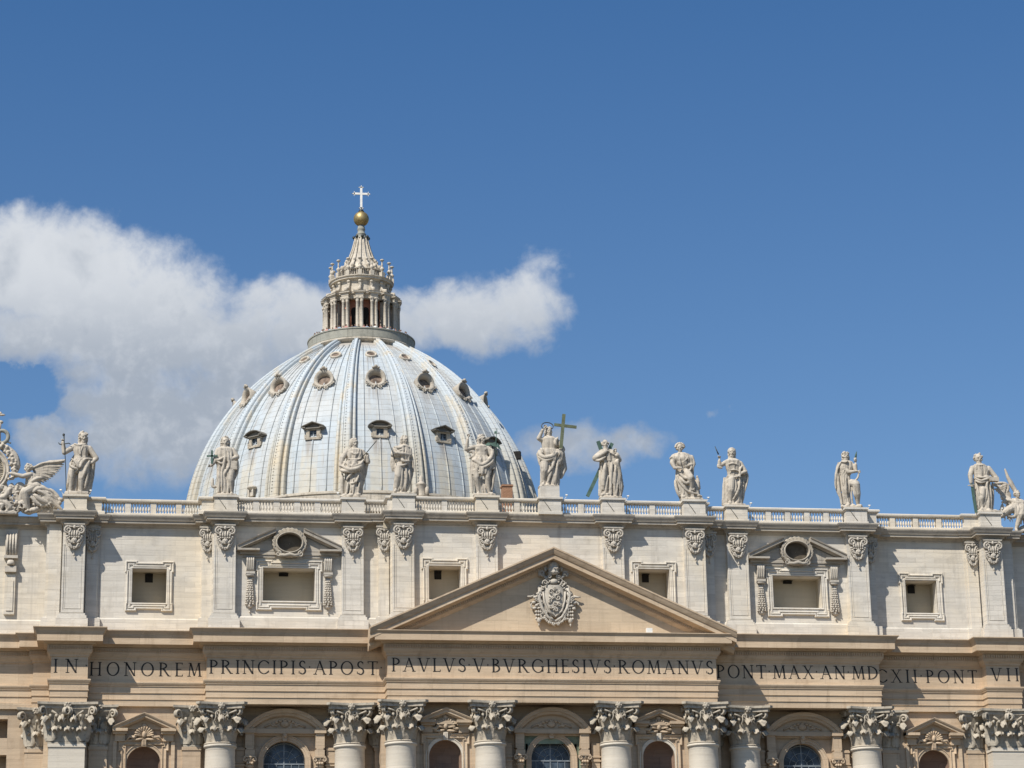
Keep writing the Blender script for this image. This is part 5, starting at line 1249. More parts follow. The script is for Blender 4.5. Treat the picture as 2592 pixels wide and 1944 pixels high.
for pts, r in (([(640, 470, 60), (660, 700, 120), (680, 900, 120), (600, 1050, 100), (570, 1180, 60)], 34), ([(600, 480, 70), (590, 700, 110), (560, 900, 110), (540, 1060, 90)], 30), ([(700, 480, 40), (720, 700, 100), (700, 950, 100)], 30), ([(450, 470, 30), (540, 520, 95), (640, 500, 80)], 20),
               ([(390, 740, 50), (470, 770, 105), (560, 700, 110)], 26), ([(400, 760, 40), (480, 840, 100), (580, 860, 100)], 24), ([(460, 900, 90), (470, 1200, 105), (460, 1500, 90)], 24), ([(520, 920, 100), (525, 1200, 110), (530, 1500, 90)], 20), ([(800, 600, 20), (860, 800, -20), (850, 1000, -40), (790, 1200, -30)], 40), ([(600, 1150, 90), (610, 1500, 80)], 22), ([(330, 1150, 0), (330, 1340, 0), (420, 1340, 0)], 36)): f.cloth(pts, r)
b = remeshed(f.mb, 'figure', 'statue', .036, e, None, 0)
rod(f, [(300, 560, 90), (300, 860, 90)], 14, 'cross', 'verdigris', e, square=(22, 12)); rod(f, [(185, 690, 91), (425, 680, 91)], 14, 'cross_arm', 'verdigris', e, square=(17, 11))
q = MB(); a = f.P(700, 975, 60); c = f.P(860, 800, 130); q.box(a.x, c.x, a.y, c.y, a.z, c.z); q.box(a.x+.03, c.x-.03, a.y+.01, c.y-.02, a.z-.03, c.z+.03); q.obj('book', 'statue', e)

# 3 robed man, spear leaning to the right
f = Fig(8.193, 500, 1488, 13); e = begin('statue', 'stone bearded man in gathered mantle, dark spear leaning towards the dome\'s middle dormer', -AT[3][0], AY(3))
f.slab(270, 720, 1430, 1488, 130); f.rocks([(340, 1430, 60, 70), (600, 1420, 60, 80), (450, 1430, 90, 70), (670, 1430, 30, 50), (260, 1440, 40, 40)])
f.head(530, 300, 95, .45, .9, 'hood')
f.loft([(410, 460, 650), (450, 390, 730), (560, 375, 740), (660, 375, 720), (740, 330, 720)], 6, .07, .62)
f.loft([(700, 290, 730), (800, 245, 740), (880, 245, 720), (940, 300, 690)], 8, .14, .62, d0=10)
f.loft([(900, 350, 720), (1050, 345, 710), (1200, 335, 705), (1330, 325, 700), (1420, 310, 680)], 8, .16, .55)
f.limb([(380, 480, 0, 62), (275, 650, 30, 58), (240, 800, 60, 40)]); f.hand(240, 850, 65, 265, 1.1)
f.limb([(700, 480, 0, 60), (820, 690, 10, 56), (800, 590, 50, 40)]); f.hand(800, 545, 60, 75, 1.2, True)
f.loft([(520, 650, 860), (700, 600, 850), (900, 560, 810), (1100, 560, 760), (1300, 560, 710)], 6, .12, .3, d0=-60)
for pts, r in (([(250, 800, 90), (420, 900, 150), (600, 860, 140), (720, 740, 80)], 42), ([(330, 740, 100), (480, 820, 140), (640, 780, 130), (730, 650, 70)], 30), ([(240, 900, 80), (330, 930, 130), (520, 930, 130), (660, 850, 100)], 34), ([(270, 560, 40), (230, 690, 60), (300, 720, 70)], 28),
               ([(380, 660, 80), (540, 680, 120), (700, 640, 70)], 20), ([(620, 1000, 120), (560, 1150, 130), (450, 1180, 110)], 24), ([(480, 960, 120), (400, 1050, 110), (360, 1120, 90)], 24), ([(640, 1150, 100), (600, 1400, 80)], 26), ([(520, 1200, 120), (500, 1400, 100)], 22), ([(400, 1150, 110), (370, 1400, 100)], 26), ([(280, 950, 0), (280, 1200, 0), (290, 1420, 0)], 44), ([(430, 480, 60), (540, 560, 110), (680, 500, 60)], 20)): f.cloth(pts, r)
b = remeshed(f.mb, 'figure', 'statue', .036, e, None, 0); rod(f, [(620, 700, 105), (800, 500, 90), (1000, 252, 60)], [8, 9, 8], 'spear', 'bronze', e)

# 4 young man with crossed forearms, spear leaning to the left
f = Fig(8.193, 1545, 1450, 14); e = begin('statue', 'slender stone figure with forearms crossed and thin dark spear leaning left', -AT[2][0], AY(2))
f.slab(1320, 1780, 1400, 1450, 130); f.head(1585, 275, 86, .5, 0, 'long', .1)
f.loft([(380, 1500, 1660), (430, 1350, 1700), (560, 1335, 1735), (700, 1380, 1715), (800, 1400, 1690)], 6, .08, .6)
f.loft([(780, 1400, 1700), (950, 1385, 1705), (1150, 1370, 1700), (1300, 1350, 1660), (1400, 1345, 1600)], 8, .16, .55)
f.limb([(1690, 480, 0, 56), (1690, 600, 30, 54), (1520, 600, 110, 42), (1400, 590, 130, 36)]); f.hand(1370, 590, 130, 185, 1.1, True)
f.limb([(1370, 480, 0, 54), (1330, 600, 40, 50), (1440, 630, 100, 36)])
f.limb([(1460, 850, 60, 90), (1430, 1080, 90, 75), (1400, 1300, 50, 48)]); f.limb([(1390, 1350, 60, 34), (1370, 1385, 110, 34)])
f.loft([(480, 1600, 1725), (700, 1620, 1765), (950, 1620, 1775), (1150, 1560, 1730), (1290, 1520, 1690)], 6, .14, .4, d0=-50)
f.loft([(630, 1290, 1400), (800, 1280, 1400), (950, 1310, 1400)], 4, .12, .5, d0=20)
for pts, r in (([(1500, 700, 120), (1560, 760, 130), (1680, 740, 90)], 34), ([(1420, 820, 110), (1500, 850, 130), (1640, 800, 110)], 24), ([(1520, 900, 110), (1510, 1100, 110), (1500, 1350, 70)], 26), ([(1600, 900, 110), (1610, 1100, 100), (1580, 1350, 60)], 26), ([(1670, 900, 60), (1680, 1100, 50), (1640, 1300, 20)], 26), ([(1350, 430, 40), (1480, 470, 100), (1560, 420, 80), (1680, 440, 60)], 28), ([(1720, 560, 20), (1760, 750, 0), (1770, 950, 0)], 24), ([(1390, 450, 70), (1420, 540, 110), (1520, 520, 120)], 18)): f.cloth(pts, r)
b = remeshed(f.mb, 'figure', 'statue', .036, e, None, 0); rod(f, [(1218, 250, 120), (1320, 590, 150), (1375, 800, 150)], [8, 9, 7], 'spear', 'bronze', e)

# 5 bare-chested man, arm raised, thin cross with banner
f = Fig(7.373, 512, 1552, 15); e = begin('statue', 'bare-chested stone figure with raised arm, loincloth and thin green cross staff', -AT[1][0], AY(1))
f.slab(270, 690, 1500, 1552, 130); f.head(445, 440, 78, .7, .6, 'long')
f.loft([(555, 360, 520), (590, 300, 560), (650, 305, 560), (730, 320, 555), (800, 300, 560)], 3, .015, .62)
f.ell(385, 645, 52, 62, 40, 24); f.ell(480, 645, 52, 62, 40, 24); f.ell(430, 740, 55, 80, 60, 22)
f.limb([(320, 600, 0, 46), (150, 650, 20, 42), (170, 470, 50, 30)]); f.hand(188, 410, 55, 80, 1.15)
f.limb([(560, 610, 0, 52), (640, 780, 10, 46), (640, 950, 40, 30)]); f.hand(640, 990, 45, 270, 1.1)
f.loft([(780, 280, 580), (860, 245, 640), (960, 240, 650), (1060, 245, 620), (1130, 255, 600)], 9, .15, .6, d0=5)
f.limb([(335, 1060, 20, 80), (335, 1180, 40, 58), (350, 1300, 10, 50), (370, 1460, 0, 32)]); f.limb([(370, 1480, 20, 28), (350, 1500, 80, 28)])
f.limb([(525, 1060, 20, 80), (535, 1180, 40, 58), (550, 1320, 10, 50), (575, 1460, 0, 32)]); f.limb([(585, 1480, 20, 28), (620, 1500, 80, 28)])
f.loft([(560, 500, 640), (700, 540, 670), (900, 560, 700), (1100, 590, 700), (1300, 590, 680), (1480, 540, 640)], 6, .12, .4, d0=-60)
for pts, r in (([(590, 620, 40), (640, 700, 60), (580, 850, 90), (430, 960, 110), (300, 880, 90), (250, 860, 60)], 36), ([(650, 780, 50), (620, 900, 80), (480, 1000, 110), (330, 1010, 90)], 30), ([(430, 980, 110), (440, 1080, 110), (430, 1170, 70)], 30), ([(660, 640, 30), (690, 900, 10), (660, 1200, 0), (620, 1420, 0)], 28), ([(430, 1180, -20), (440, 1320, -20), (450, 1480, 0)], 30), ([(480, 1200, -30), (490, 1480, -10)], 26), ([(160, 700, 10), (260, 690, 10), (290, 760, 10), (200, 820, 0)], 32), ([(240, 860, 0), (240, 1100, 0), (260, 1480, -10)], 30)): f.cloth(pts, r)
b = remeshed(f.mb, 'figure', 'statue', .036, e, None, 0)
rod(f, [(735, 240, 40), (715, 450, 40), (700, 900, 40)], 7, 'cross_staff', 'verdigris', e); rod(f, [(680, 340, 41), (795, 330, 41)], 7, 'cross_arm', 'verdigris', e)
q = MB(); q.add([tuple(f.P(*p)) for p in ((490, 570, 30), (560, 515, 34), (650, 520, 36), (700, 500, 38), (760, 540, 36), (820, 660, 40), (740, 600, 50), (660, 590, 55), (600, 560, 50), (560, 580, 45))]+[tuple(f.P(x, y, d-14)) for x, y, d in ((490, 570, 30), (560, 515, 34), (650, 520, 36), (700, 500, 38), (760, 540, 36), (820, 660, 40), (740, 600, 50), (660, 590, 55), (600, 560, 50), (560, 580, 45))],
    [tuple(range(10)), tuple(range(19, 9, -1))]+[(i, i+10, (i+1) % 10+10, (i+1) % 10) for i in range(10)]); q.ell(f.P(705, 320, 40), (f.R(26), f.R(8), f.R(28)), 10, 6); q.obj('banner', 'verdigris', e)

# 6 the middle figure, raised hand, halo and tall cross
f = Fig(7.373, 1645, 1425, 16); e = begin('statue', 'central stone figure with metal halo and raised hand, holding a tall olive-green cross', 0.0, AY(0), ZP+.98)
f.slab(1450, 1840, 1395, 1428, 120); f.head(1668, 335, 72, .25, .7, 'long')
f.loft([(440, 1570, 1760), (490, 1520, 1840), (580, 1525, 1840), (680, 1540, 1820), (760, 1520, 1840)], 4, .03, .6)
f.loft([(700, 1470, 1900), (780, 1440, 1960), (900, 1460, 1930), (1000, 1480, 1880)], 8, .14, .55, d0=10)
f.loft([(950, 1485, 1860), (1100, 1490, 1850), (1250, 1490, 1850), (1410, 1480, 1835)], 9, .16, .55)
f.limb([(1545, 520, 0, 50), (1470, 490, 30, 44), (1540, 340, 60, 30)]); f.hand(1590, 280, 66, 60, 1.15)
f.limb([(1830, 540, 0, 56), (1930, 690, 20, 50), (1880, 760, 80, 34)]); f.hand(1880, 720, 95, 100, 1.15, True)
f.limb([(1570, 960, 70, 80), (1555, 1120, 95, 66), (1545, 1300, 40, 42)]); f.limb([(1540, 1360, 50, 30), (1520, 1395, 100, 30)]); f.limb([(1620, 1380, 50, 30), (1600, 1400, 100, 28)])
f.loft([(620, 1780, 1960), (800, 1780, 1985), (1050, 1800, 2010), (1150, 1840, 1960), (1240, 1860, 1910)], 6, .14, .35, d0=-40)
for pts, r in (([(1440, 760, 60), (1540, 870, 120), (1700, 850, 130), (1900, 720, 80)], 38), ([(1450, 850, 70), (1560, 930, 120), (1690, 900, 125), (1830, 780, 110)], 30), ([(1500, 680, 60), (1520, 760, 90), (1480, 850, 70)], 28), ([(1760, 900, 110), (1690, 1080, 120), (1580, 1200, 90)], 30), ([(1830, 880, 80), (1790, 1100, 90), (1760, 1390, 60)], 30), ([(1700, 1100, 110), (1650, 1250, 100), (1600, 1390, 70)], 26), ([(1840, 460, 40), (1780, 560, 90), (1800, 640, 90)], 28), ([(1940, 900, 0), (1960, 1050, -10), (1900, 1230, -10)], 30), ([(1720, 1250, 80), (1690, 1400, 60)], 24)): f.cloth(pts, r)
b = remeshed(f.mb, 'figure', 'statue', .036, e, None, 0)
rod(f, [(1962, 20, 60), (1925, 330, 75), (1880, 700, 95)], 10, 'cross_post', 'olive', e, square=(30, 22)); rod(f, [(1768, 228, 71), (2196, 268, 71)], 10, 'cross_beam', 'olive', e, square=(26, 18))
q = MB(); q.tube([f.P(1650+112*cos(2*pi*i/28), 238+78*sin(2*pi*i/28), -20+20*sin(2*pi*i/28)) for i in range(28)], f.R(9), 6, closed=True); q.obj('halo', 'bronze', e)

# 7 old man in front of a diagonal cross
f = Fig(7.9, 820, 1572, 17); e = begin('statue', 'stone bald bearded old man clasping a diagonal green cross behind him', AT[1][0], AY(1))
f.slab(560, 1020, 1520, 1572, 135); f.head(718, 420, 84, .0, 1.5, 'bald')
f.loft([(550, 600, 900), (620, 560, 950), (700, 570, 985), (800, 600, 1000)], 6, .08, .58)
f.loft([(760, 600, 1005), (900, 590, 1020), (1100, 578, 1035), (1300, 568, 1050), (1500, 560, 1015)], 10, .17, .52)
f.limb([(600, 640, 0, 66), (500, 740, 60, 70), (620, 680, 120, 46), (700, 620, 130, 38)]); f.hand(735, 600, 132, 30, 1.2)
f.limb([(950, 650, 0, 58), (990, 760, 40, 56), (930, 690, 110, 40)]); f.hand(905, 600, 115, 95, 1.3)
for pts, r in (([(450, 760, 50), (560, 800, 110), (700, 720, 125)], 30), ([(960, 760, 90), (930, 850, 120), (980, 1000, 80), (1010, 1200, 50)], 42), ([(690, 850, 120), (650, 1100, 130), (640, 1400, 90)], 44), ([(830, 820, 130), (800, 1100, 120), (780, 1480, 90)], 28), ([(900, 900, 120), (880, 1150, 115), (860, 1480, 90)], 30), ([(970, 950, 80), (980, 1450, 60)], 30), ([(740, 1100, 110), (700, 1300, 110), (690, 1450, 100)], 24), ([(610, 900, 80), (600, 1450, 60)], 22), ([(860, 560, 60), (840, 640, 110), (900, 690, 110)], 24)): f.cloth(pts, r)
f.limb([(640, 1480, 40, 34), (610, 1500, 110, 32)]); f.limb([(740, 1480, 40, 34), (720, 1490, 110, 32)])
b = remeshed(f.mb, 'figure', 'statue', .036, e, None, 0)
rod(f, [(332, 1500, -40), (880, 390, -75)], 10, 'cross_beam', 'verdigris', e, square=(36, 22)); rod(f, [(575, 370, -10), (760, 900, -60), (900, 1300, -60)], 10, 'cross_beam', 'verdigris', e, square=(36, 22))

# 8 curly-haired young man with an eagle at his feet
f = Fig(8.296, 715, 1452, 18); e = begin('statue', 'stone youth with radiating curls in swirling robe, small eagle at his feet', AT[2][0], AY(2))
f.slab(440, 930, 1395, 1452, 135); f.head(480, 295, 88, -.2, 0, 'rays')
f.loft([(400, 420, 600), (440, 320, 690), (540, 250, 760), (640, 300, 770), (740, 380, 740)], 7, .08, .55)
f.loft([(720, 380, 740), (850, 370, 740), (1000, 360, 790), (1150, 370, 850), (1300, 400, 860), (1400, 440, 880)], 8, .16, .52)
f.limb([(330, 500, 10, 60), (285, 640, 50, 52), (330, 760, 90, 38)]); f.hand(370, 775, 100, 10, 1.15, True)
f.limb([(720, 500, 0, 58), (755, 650, 30, 52), (640, 700, 90, 38)]); f.hand(610, 700, 95, 170, 1.1)
f.limb([(600, 860, 70, 90), (650, 980, 150, 80), (700, 1250, 60, 46)])
f.rocks([(830, 1340, 40, 60), (880, 1350, 30, 45), (500, 1380, 80, 60)])
f.limb([(830, 960, 40, 30), (835, 1040, 40, 48), (830, 1150, 30, 52)]); f.ell(822, 930, 50, 24, 30, 24); f.limb([(870, 1060, 20, 18), (885, 1180, 10, 14)])
for pts, r in (([(360, 900, 60), (430, 1080, 110), (600, 1270, 120), (830, 1310, 80)], 28), ([(440, 980, 110), (560, 1095, 140), (730, 980, 130)], 34), ([(430, 880, 100), (560, 990, 130), (690, 900, 130)], 30), ([(340, 1000, 20), (360, 1200, 50), (420, 1370, 50)], 36), ([(480, 1150, 100), (500, 1300, 100), (450, 1390, 80)], 24), ([(640, 1220, 120), (720, 1230, 110), (720, 1150, 110)], 22), ([(560, 440, 80), (590, 560, 120), (500, 640, 120)], 22), ([(430, 450, 80), (440, 600, 120), (460, 720, 110)], 20), ([(690, 560, 60), (760, 640, 60), (730, 760, 60), (740, 900, 40)], 30), ([(240, 560, 30), (280, 520, 70), (380, 600, 80)], 24), ([(700, 700, 90), (660, 800, 110), (560, 840, 120)], 24)): f.cloth(pts, r)
q = [f.P(350, 790, 120), f.P(480, 740, 150)]; f.mb.box(q[0].x, q[1].x, q[1].y, q[0].y, q[0].z, q[1].z)
b = remeshed(f.mb, 'figure', 'statue', .036, e, None, 0)

# 9 long-haired man pointing up with a short dark rod
f = Fig(8.296, 1628, 1520, 19); e = begin('statue', 'stone long-haired man raising a short dark rod, wide cloak falling to his left', AT[3][0], AY(3))
f.slab(1380, 1850, 1470, 1520, 135); f.head(1612, 325, 88, -.1, .8, 'hood')
f.loft([(470, 1520, 1720), (520, 1430, 1800), (640, 1450, 1800), (760, 1480, 1770), (880, 1490, 1780)], 5, .06, .6)
f.loft([(850, 1470, 1800), (1000, 1450, 1820), (1200, 1440, 1810), (1350, 1440, 1790), (1480, 1440, 1780)], 9, .15, .52)
f.limb([(1440, 570, 0, 54), (1320, 640, 30, 50), (1310, 540, 60, 34)]); f.hand(1315, 465, 62, 95, 1.2, True)
f.limb([(1790, 570, 0, 56), (1890, 760, 20, 52), (1800, 800, 90, 36)]); f.hand(1740, 850, 100, 215, 1.15)
f.loft([(540, 1700, 1830), (700, 1720, 1900), (820, 1700, 1960), (1000, 1700, 1935), (1250, 1700, 1870), (1480, 1680, 1810)], 7, .12, .3, d0=-50)
f.loft([(880, 1400, 1500), (1100, 1375, 1480), (1300, 1350, 1470), (1500, 1335, 1460)], 5, .14, .5, d0=-20)
f.limb([(1560, 950, 80, 85), (1530, 1180, 110, 72), (1520, 1380, 60, 46)]); f.limb([(1510, 1430, 60, 32), (1500, 1465, 120, 30)]); f.limb([(1650, 1440, 50, 32), (1640, 1465, 110, 30)])
for pts, r in (([(1740, 940, 110), (1690, 1180, 125), (1570, 1390, 100)], 26), ([(1640, 960, 120), (1640, 1150, 125), (1560, 1300, 110)], 20), ([(1480, 880, 90), (1620, 905, 130), (1760, 860, 100)], 22), ([(1820, 640, 50), (1760, 720, 90), (1740, 880, 100)], 26), ([(1950, 780, 0), (1930, 950, 0), (1860, 1200, -10)], 22), ([(1840, 900, 20), (1820, 1200, 0), (1790, 1460, 0)], 30), ([(1700, 1150, 90), (1700, 1460, 60)], 28), ([(1500, 620, 90), (1600, 600, 115), (1720, 630, 90)], 16), ([(1500, 760, 90), (1620, 740, 115), (1740, 770, 90)], 16), ([(1290, 600, 40), (1290, 670, 50), (1380, 690, 50)], 30)): f.cloth(pts, r)
b = remeshed(f.mb, 'figure', 'statue', .036, e, None, 0); rod(f, [(1295, 400, 75), (1270, 340, 72), (1225, 225, 70)], [16, 13, 7], 'short_rod', 'bronze', e)

# 10 cloaked man holding a green palm, one knee draped
f = Fig(8.73, 668, 1522, 20); e = begin('statue', 'stone cloaked man, body turned to a raised knee, holding up a green-tipped attribute', AT[4][0], AY(4))
f.slab(380, 850, 1470, 1522, 140); f.rocks([(380, 1480, 60, 50), (620, 1470, 80, 70), (740, 1480, 60, 70), (480, 1470, 90, 60)])
f.head(538, 285, 92, -.1, .8, 'long')
f.loft([(400, 450, 640), (440, 380, 690), (560, 360, 700), (680, 380, 660), (740, 390, 620)], 6, .08, .58)
f.loft([(700, 390, 620), (850, 375, 610), (1050, 390, 600), (1200, 410, 585), (1420, 430, 600)], 8, .12, .6)
f.limb([(680, 500, 0, 54), (745, 620, 30, 48), (745, 500, 60, 36)]); f.hand(745, 430, 65, 90, 1.2, True)
f.limb([(440, 540, 20, 52), (570, 690, 90, 46), (740, 670, 120, 34)]); f.hand(780, 680, 125, -20, 1.1)
f.limb([(620, 930, 70, 90), (700, 980, 150, 92), (725, 1200, 120, 80), (745, 1400, 60, 44)]); f.limb([(760, 1440, 60, 34), (800, 1465, 110, 34)]); f.limb([(520, 1420, 40, 38), (510, 1455, 120, 34)])
f.loft([(430, 350, 470), (560, 300, 430), (750, 258, 400), (950, 245, 380), (1080, 270, 390), (1300, 350, 430), (1480, 370, 440)], 5, .14, .5, d0=-40)
for pts, r in (([(470, 410, 60), (380, 480, 50), (310, 640, 20), (260, 900, 0), (260, 1060, 0)], 26), ([(400, 440, 80), (500, 460, 110), (560, 420, 90)], 24), ([(330, 700, 20), (330, 900, 20), (340, 1100, 20), (390, 1400, 20)], 24), ([(480, 760, 110), (470, 1000, 120), (460, 1200, 100)], 18), ([(540, 780, 100), (550, 1000, 110), (540, 1180, 100)], 16), ([(640, 1030, 130), (640, 1200, 150), (690, 1300, 120)], 20), ([(610, 960, 90), (600, 1200, 80), (620, 1450, 60)], 26), ([(780, 980, 110), (690, 1080, 170), (640, 1160, 140)], 22), ([(790, 700, 110), (770, 800, 115), (700, 880, 120), (620, 900, 120)], 24), ([(810, 1000, 60), (790, 1200, 50), (780, 1380, 40)], 22)): f.cloth(pts, r)
b = remeshed(f.mb, 'figure', 'statue', .036, e, None, 0); rod(f, [(745, 400, 70), (740, 350, 70)], 34, 'handle', 'statue', e); rod(f, [(748, 370, 70), (765, 270, 70), (790, 190, 70)], [26, 22, 3], 'palm', 'verdigris', e)

# 11 heavy bearded man with sword and book, far right
f = Fig(6.637, 560, 1218, 21); e = begin('statue', 'broad stone bearded man beside the right angel, sword pointing down and book at his hip', AT[5][0], AY(5))
f.slab(350, 770, 1170, 1218, 110); f.rocks([(450, 1165, 60, 50), (560, 1165, 50, 50), (690, 1170, 30, 40)]); f.limb([(665, 1030, 0, 8), (650, 1130, 0, 22)])
f.head(460, 235, 84, .05, 1.0, 'short')
f.loft([(335, 380, 560), (375, 335, 620), (460, 345, 650), (550, 350, 640), (610, 345, 620)], 5, .05, .62)
f.loft([(580, 345, 625), (660, 342, 640), (800, 348, 650), (1000, 350, 655), (1180, 350, 640)], 8, .14, .5)
f.limb([(335, 410, 0, 50), (280, 540, 20, 46), (280, 680, 40, 32)]); f.hand(278, 735, 45, 268, 1.15, True)
f.limb([(630, 410, 0, 52), (765, 590, 20, 42), (680, 625, 80, 32)]); f.hand(640, 630, 90, 185, 1.1)
f.limb([(480, 800, 60, 60), (450, 950, 75, 50), (440, 1100, 30, 32)]); f.limb([(440, 1140, 40, 24), (425, 1160, 90, 24)])
for pts, r in (([(345, 600, 70), (440, 655, 105), (560, 620, 100), (620, 600, 80)], 22), ([(350, 570, 70), (450, 600, 100), (600, 580, 85), (700, 600, 60)], 20), ([(345, 640, 60), (430, 690, 100), (560, 660, 95)], 18), ([(590, 640, 80), (545, 720, 95), (545, 860, 90), (480, 1090, 60)], 22), ([(560, 780, 85), (570, 950, 80), (560, 1150, 60)], 22), ([(610, 700, 60), (620, 900, 60), (610, 1150, 40)], 22), ([(370, 700, 60), (385, 850, 80), (400, 950, 70), (370, 1150, 50)], 20), ([(680, 660, 10), (680, 850, 0), (650, 1150, 0)], 26), ([(380, 350, 50), (460, 375, 85), (550, 350, 60)], 16), ([(400, 930, 70), (480, 850, 90), (520, 840, 90)], 16)): f.cloth(pts, r)
b = remeshed(f.mb, 'figure', 'statue', .036, e, None, 0)
rod(f, [(285, 700, 55), (300, 960, 60), (325, 1215, 60)], 10, 'sword', 'verdigris', e, square=(24, 6)); rod(f, [(212, 735, 56), (335, 722, 56)], 10, 'sword_guard', 'statue', e)
q = MB(); q.box(f.P(600, 0, 0).x, f.P(760, 0, 0).x, f.P(0, 0, 150).y, f.P(0, 0, 40).y, f.P(0, 665, 0).z, f.P(0, 600, 0).z); q.obj('book', 'statue', e)

# ---- left clock monument with its angel (only its right part is in the picture)
f = Fig(5.53, 1075, 1520, 31)
OX, OY, OZ = -40.3, 4.1, 45.70
e = begin('clock_monument', 'carved stone clock surround with leafy frame and scrolls, cut by the left edge', OX, OY, OZ, 'clock', None)
C0 = (-195, 900)
m = MB(); N = 72; rows = []
for k in range(N):
    a = 2*pi*k/N; prf = [(268, -20), (268, 30), (275, 52), (288, 56), (296, 40), (305, 40), (318, 66), (334, 74), (345, 60), (348, -60)]
    rows.append([tuple(f.P(C0[0]+r_*cos(a), C0[1]+r_*sin(a)*.98, d)) for r_, d in prf])
m.grid(rows, True, True, True); m.obj('clock_frame', 'statue', e)
m = MB(); m.grid([[tuple(f.P(C0[0]+r_*cos(2*pi*j/48), C0[1]+r_*sin(2*pi*j/48)*.98, 2)) for j in range(48)] for r_ in (270, 3)], True, False, False); D_ = m.obj('dial', 'plaster', e)
m = MB()
for k in range(60):
    a = 2*pi*k/60; w_ = .022 if k % 5 else .05
    pts = [f.P(C0[0]+r_*cos(a+t), C0[1]+r_*sin(a+t)*.98, 5) for r_, t in ((212, -w_*.8), (256, -w_*.7), (256, w_*.7), (212, w_*.8))]; m.add([tuple(p) for p in pts]+[tuple(p+Vector((0, .02, 0))) for p in pts], [(0, 1, 2, 3), (7, 6, 5, 4), (0, 4, 5, 1), (1, 5, 6, 2), (2, 6, 7, 3), (3, 7, 4, 0)])
m.obj('minute_marks', 'letter', D_)
R_ = random.Random(5)
for i in range(70):                                # leaf festoon round the frame
    a = radians(-88+1.75*i*.9); rr = 385+R_.uniform(-28, 45); x = C0[0]+rr*cos(a); y = C0[1]+rr*sin(a)
    if y > 1090: continue
    b_ = a+R_.uniform(-.9, .9); L = R_.uniform(28, 50); dd = R_.uniform(20, 70)
    f.limb([(x, y, dd, 17), (x+L*cos(b_)*.6, y+L*sin(b_)*.6, dd+16, 21), (x+L*cos(b_), y+L*sin(b_), dd+4, 8)])
f.cloth([(-40, 535, 10), (80, 590, 20), (200, 690, 20), (240, 830, 10), (200, 960, 0)], 60)
for pts, r in (([(60, 1110, 40), (0, 1180, 60), (-120, 1230, 60)], 44), ([(180, 1080, 30), (230, 1200, 40), (300, 1380, 30), (290, 1480, 20)], 40), ([(100, 1130, 60), (130, 1230, 70), (60, 1300, 70), (-20, 1260, 60)], 38), ([(-100, 1380, 40), (60, 1350, 60), (170, 1420, 60), (120, 1490, 50)], 44), ([(20, 1180, 20), (30, 1300, 10)], 40), ([(200, 1150, 60), (150, 1200, 80), (170, 1270, 60)], 28), ([(0, 1420, 80), (70, 1400, 95), (60, 1470, 80)], 24), ([(150, 1330, 30), (190, 1400, 40), (260, 1490, 30)], 30)): f.cloth(pts, r)
for i in range(46): f.limb([(R_.uniform(-160, 230), R_.uniform(1100, 1480), R_.uniform(20, 70), R_.uniform(12, 24)), (R_.uniform(-160, 230), R_.uniform(1130, 1480), R_.uniform(30, 60), 5)]) if i % 3 == 0 else f.ell(R_.uniform(-180, 250), R_.uniform(1110, 1490), R_.uniform(30, 70), R_.uniform(16, 32), R_.uniform(14, 30), 26)
f.slab(-900, 300, 1480, 1522, 95); f.ell(-200, 1300, -10, 330, 200, 50); f.ell(60, 1300, -10, 150, 190, 45); f.ell(160, 1420, -10, 150, 90, 45); f.ell(60, 1130, -10, 80, 90, 35)
for i in range(80):
    x = R_.uniform(-60, 300); y = R_.uniform(1120, 1490); a = R_.uniform(0, 6.28); L = R_.uniform(25, 70); f.cloth([(x, y, 45), (x+L*.6*cos(a), y+L*.6*sin(a), 75), (x+L*cos(a+.8), y+L*sin(a+.8), 50)], R_.uniform(12, 24), .4)
remeshed(f.mb, 'surround', 'statue', .045, e, None, 0)
q = MB(); q.tube([f.P(28+84*cos(2*pi*i/30), 425+88*sin(2*pi*i/30), 20) for i in range(30)], f.R(28), 8, closed=True); q.tube([f.P(90, 480, 20), f.P(120, 500, 20), f.P(155, 512, 20)], f.R(12), 6); q.obj('key_ring', 'parapet', e)
q = MB(); q.tube([f.P(-20, 560, 10), f.P(-30, 330, 10), f.P(-25, 230, 10)], f.R(40), 10); q.ell(f.P(5, 215, 10), (f.R(34), f.R(30), f.R(26)), 10, 6); q.ell(f.P(15, 110, 10), (f.R(48), f.R(20), f.R(16)), 10, 6); q.ell(f.P(-10, 90, 10), (f.R(24), f.R(20), f.R(26)), 10, 6); q.obj('crown_finial', 'statue', e)

def wing(f, pts, d, th):
    """feathered wing: overlapping long feathers from the first to the last outline pair"""
    for (a, b, r) in pts: f.limb([(a[0], a[1], d, r), (b[0], b[1], d-10, r*.45)])
f = Fig(5.53, 1075, 1520, 32); e = begin('angel_statue', 'stone angel reclining beside the clock, wing spread towards the man with the staff', OX, OY-.2, OZ, 'statue', None)
f.head(408, 868, 60, -.5, 0, 'short', 0, 30)
f.loft([(930, 400, 500), (970, 370, 540), (1040, 370, 560), (1120, 360, 600)], 5, .05, .6, d0=10)
f.limb([(440, 965, 40, 40), (340, 1000, 80, 34), (180, 965, 90, 24)]); f.hand(150, 965, 92, 178, 1.2)
f.limb([(520, 1000, 10, 38), (560, 1080, 10, 32), (500, 1130, 60, 24)])
for i in range(13):
    t = i/12; ax = 480+40*t; ay = 850+130*t; L = 1-.9*t**1.3
    bx = ax+(915-480)*L*(.98)+60*t; by = ay-(125)*L*(1-t)+70*t
    f.limb([(ax, ay, -20, 22), ((ax+bx)/2, (ay+by)/2-26*L, -30-4*i % 9, 24), (bx, by, -36-(i % 3)*8, 9)])
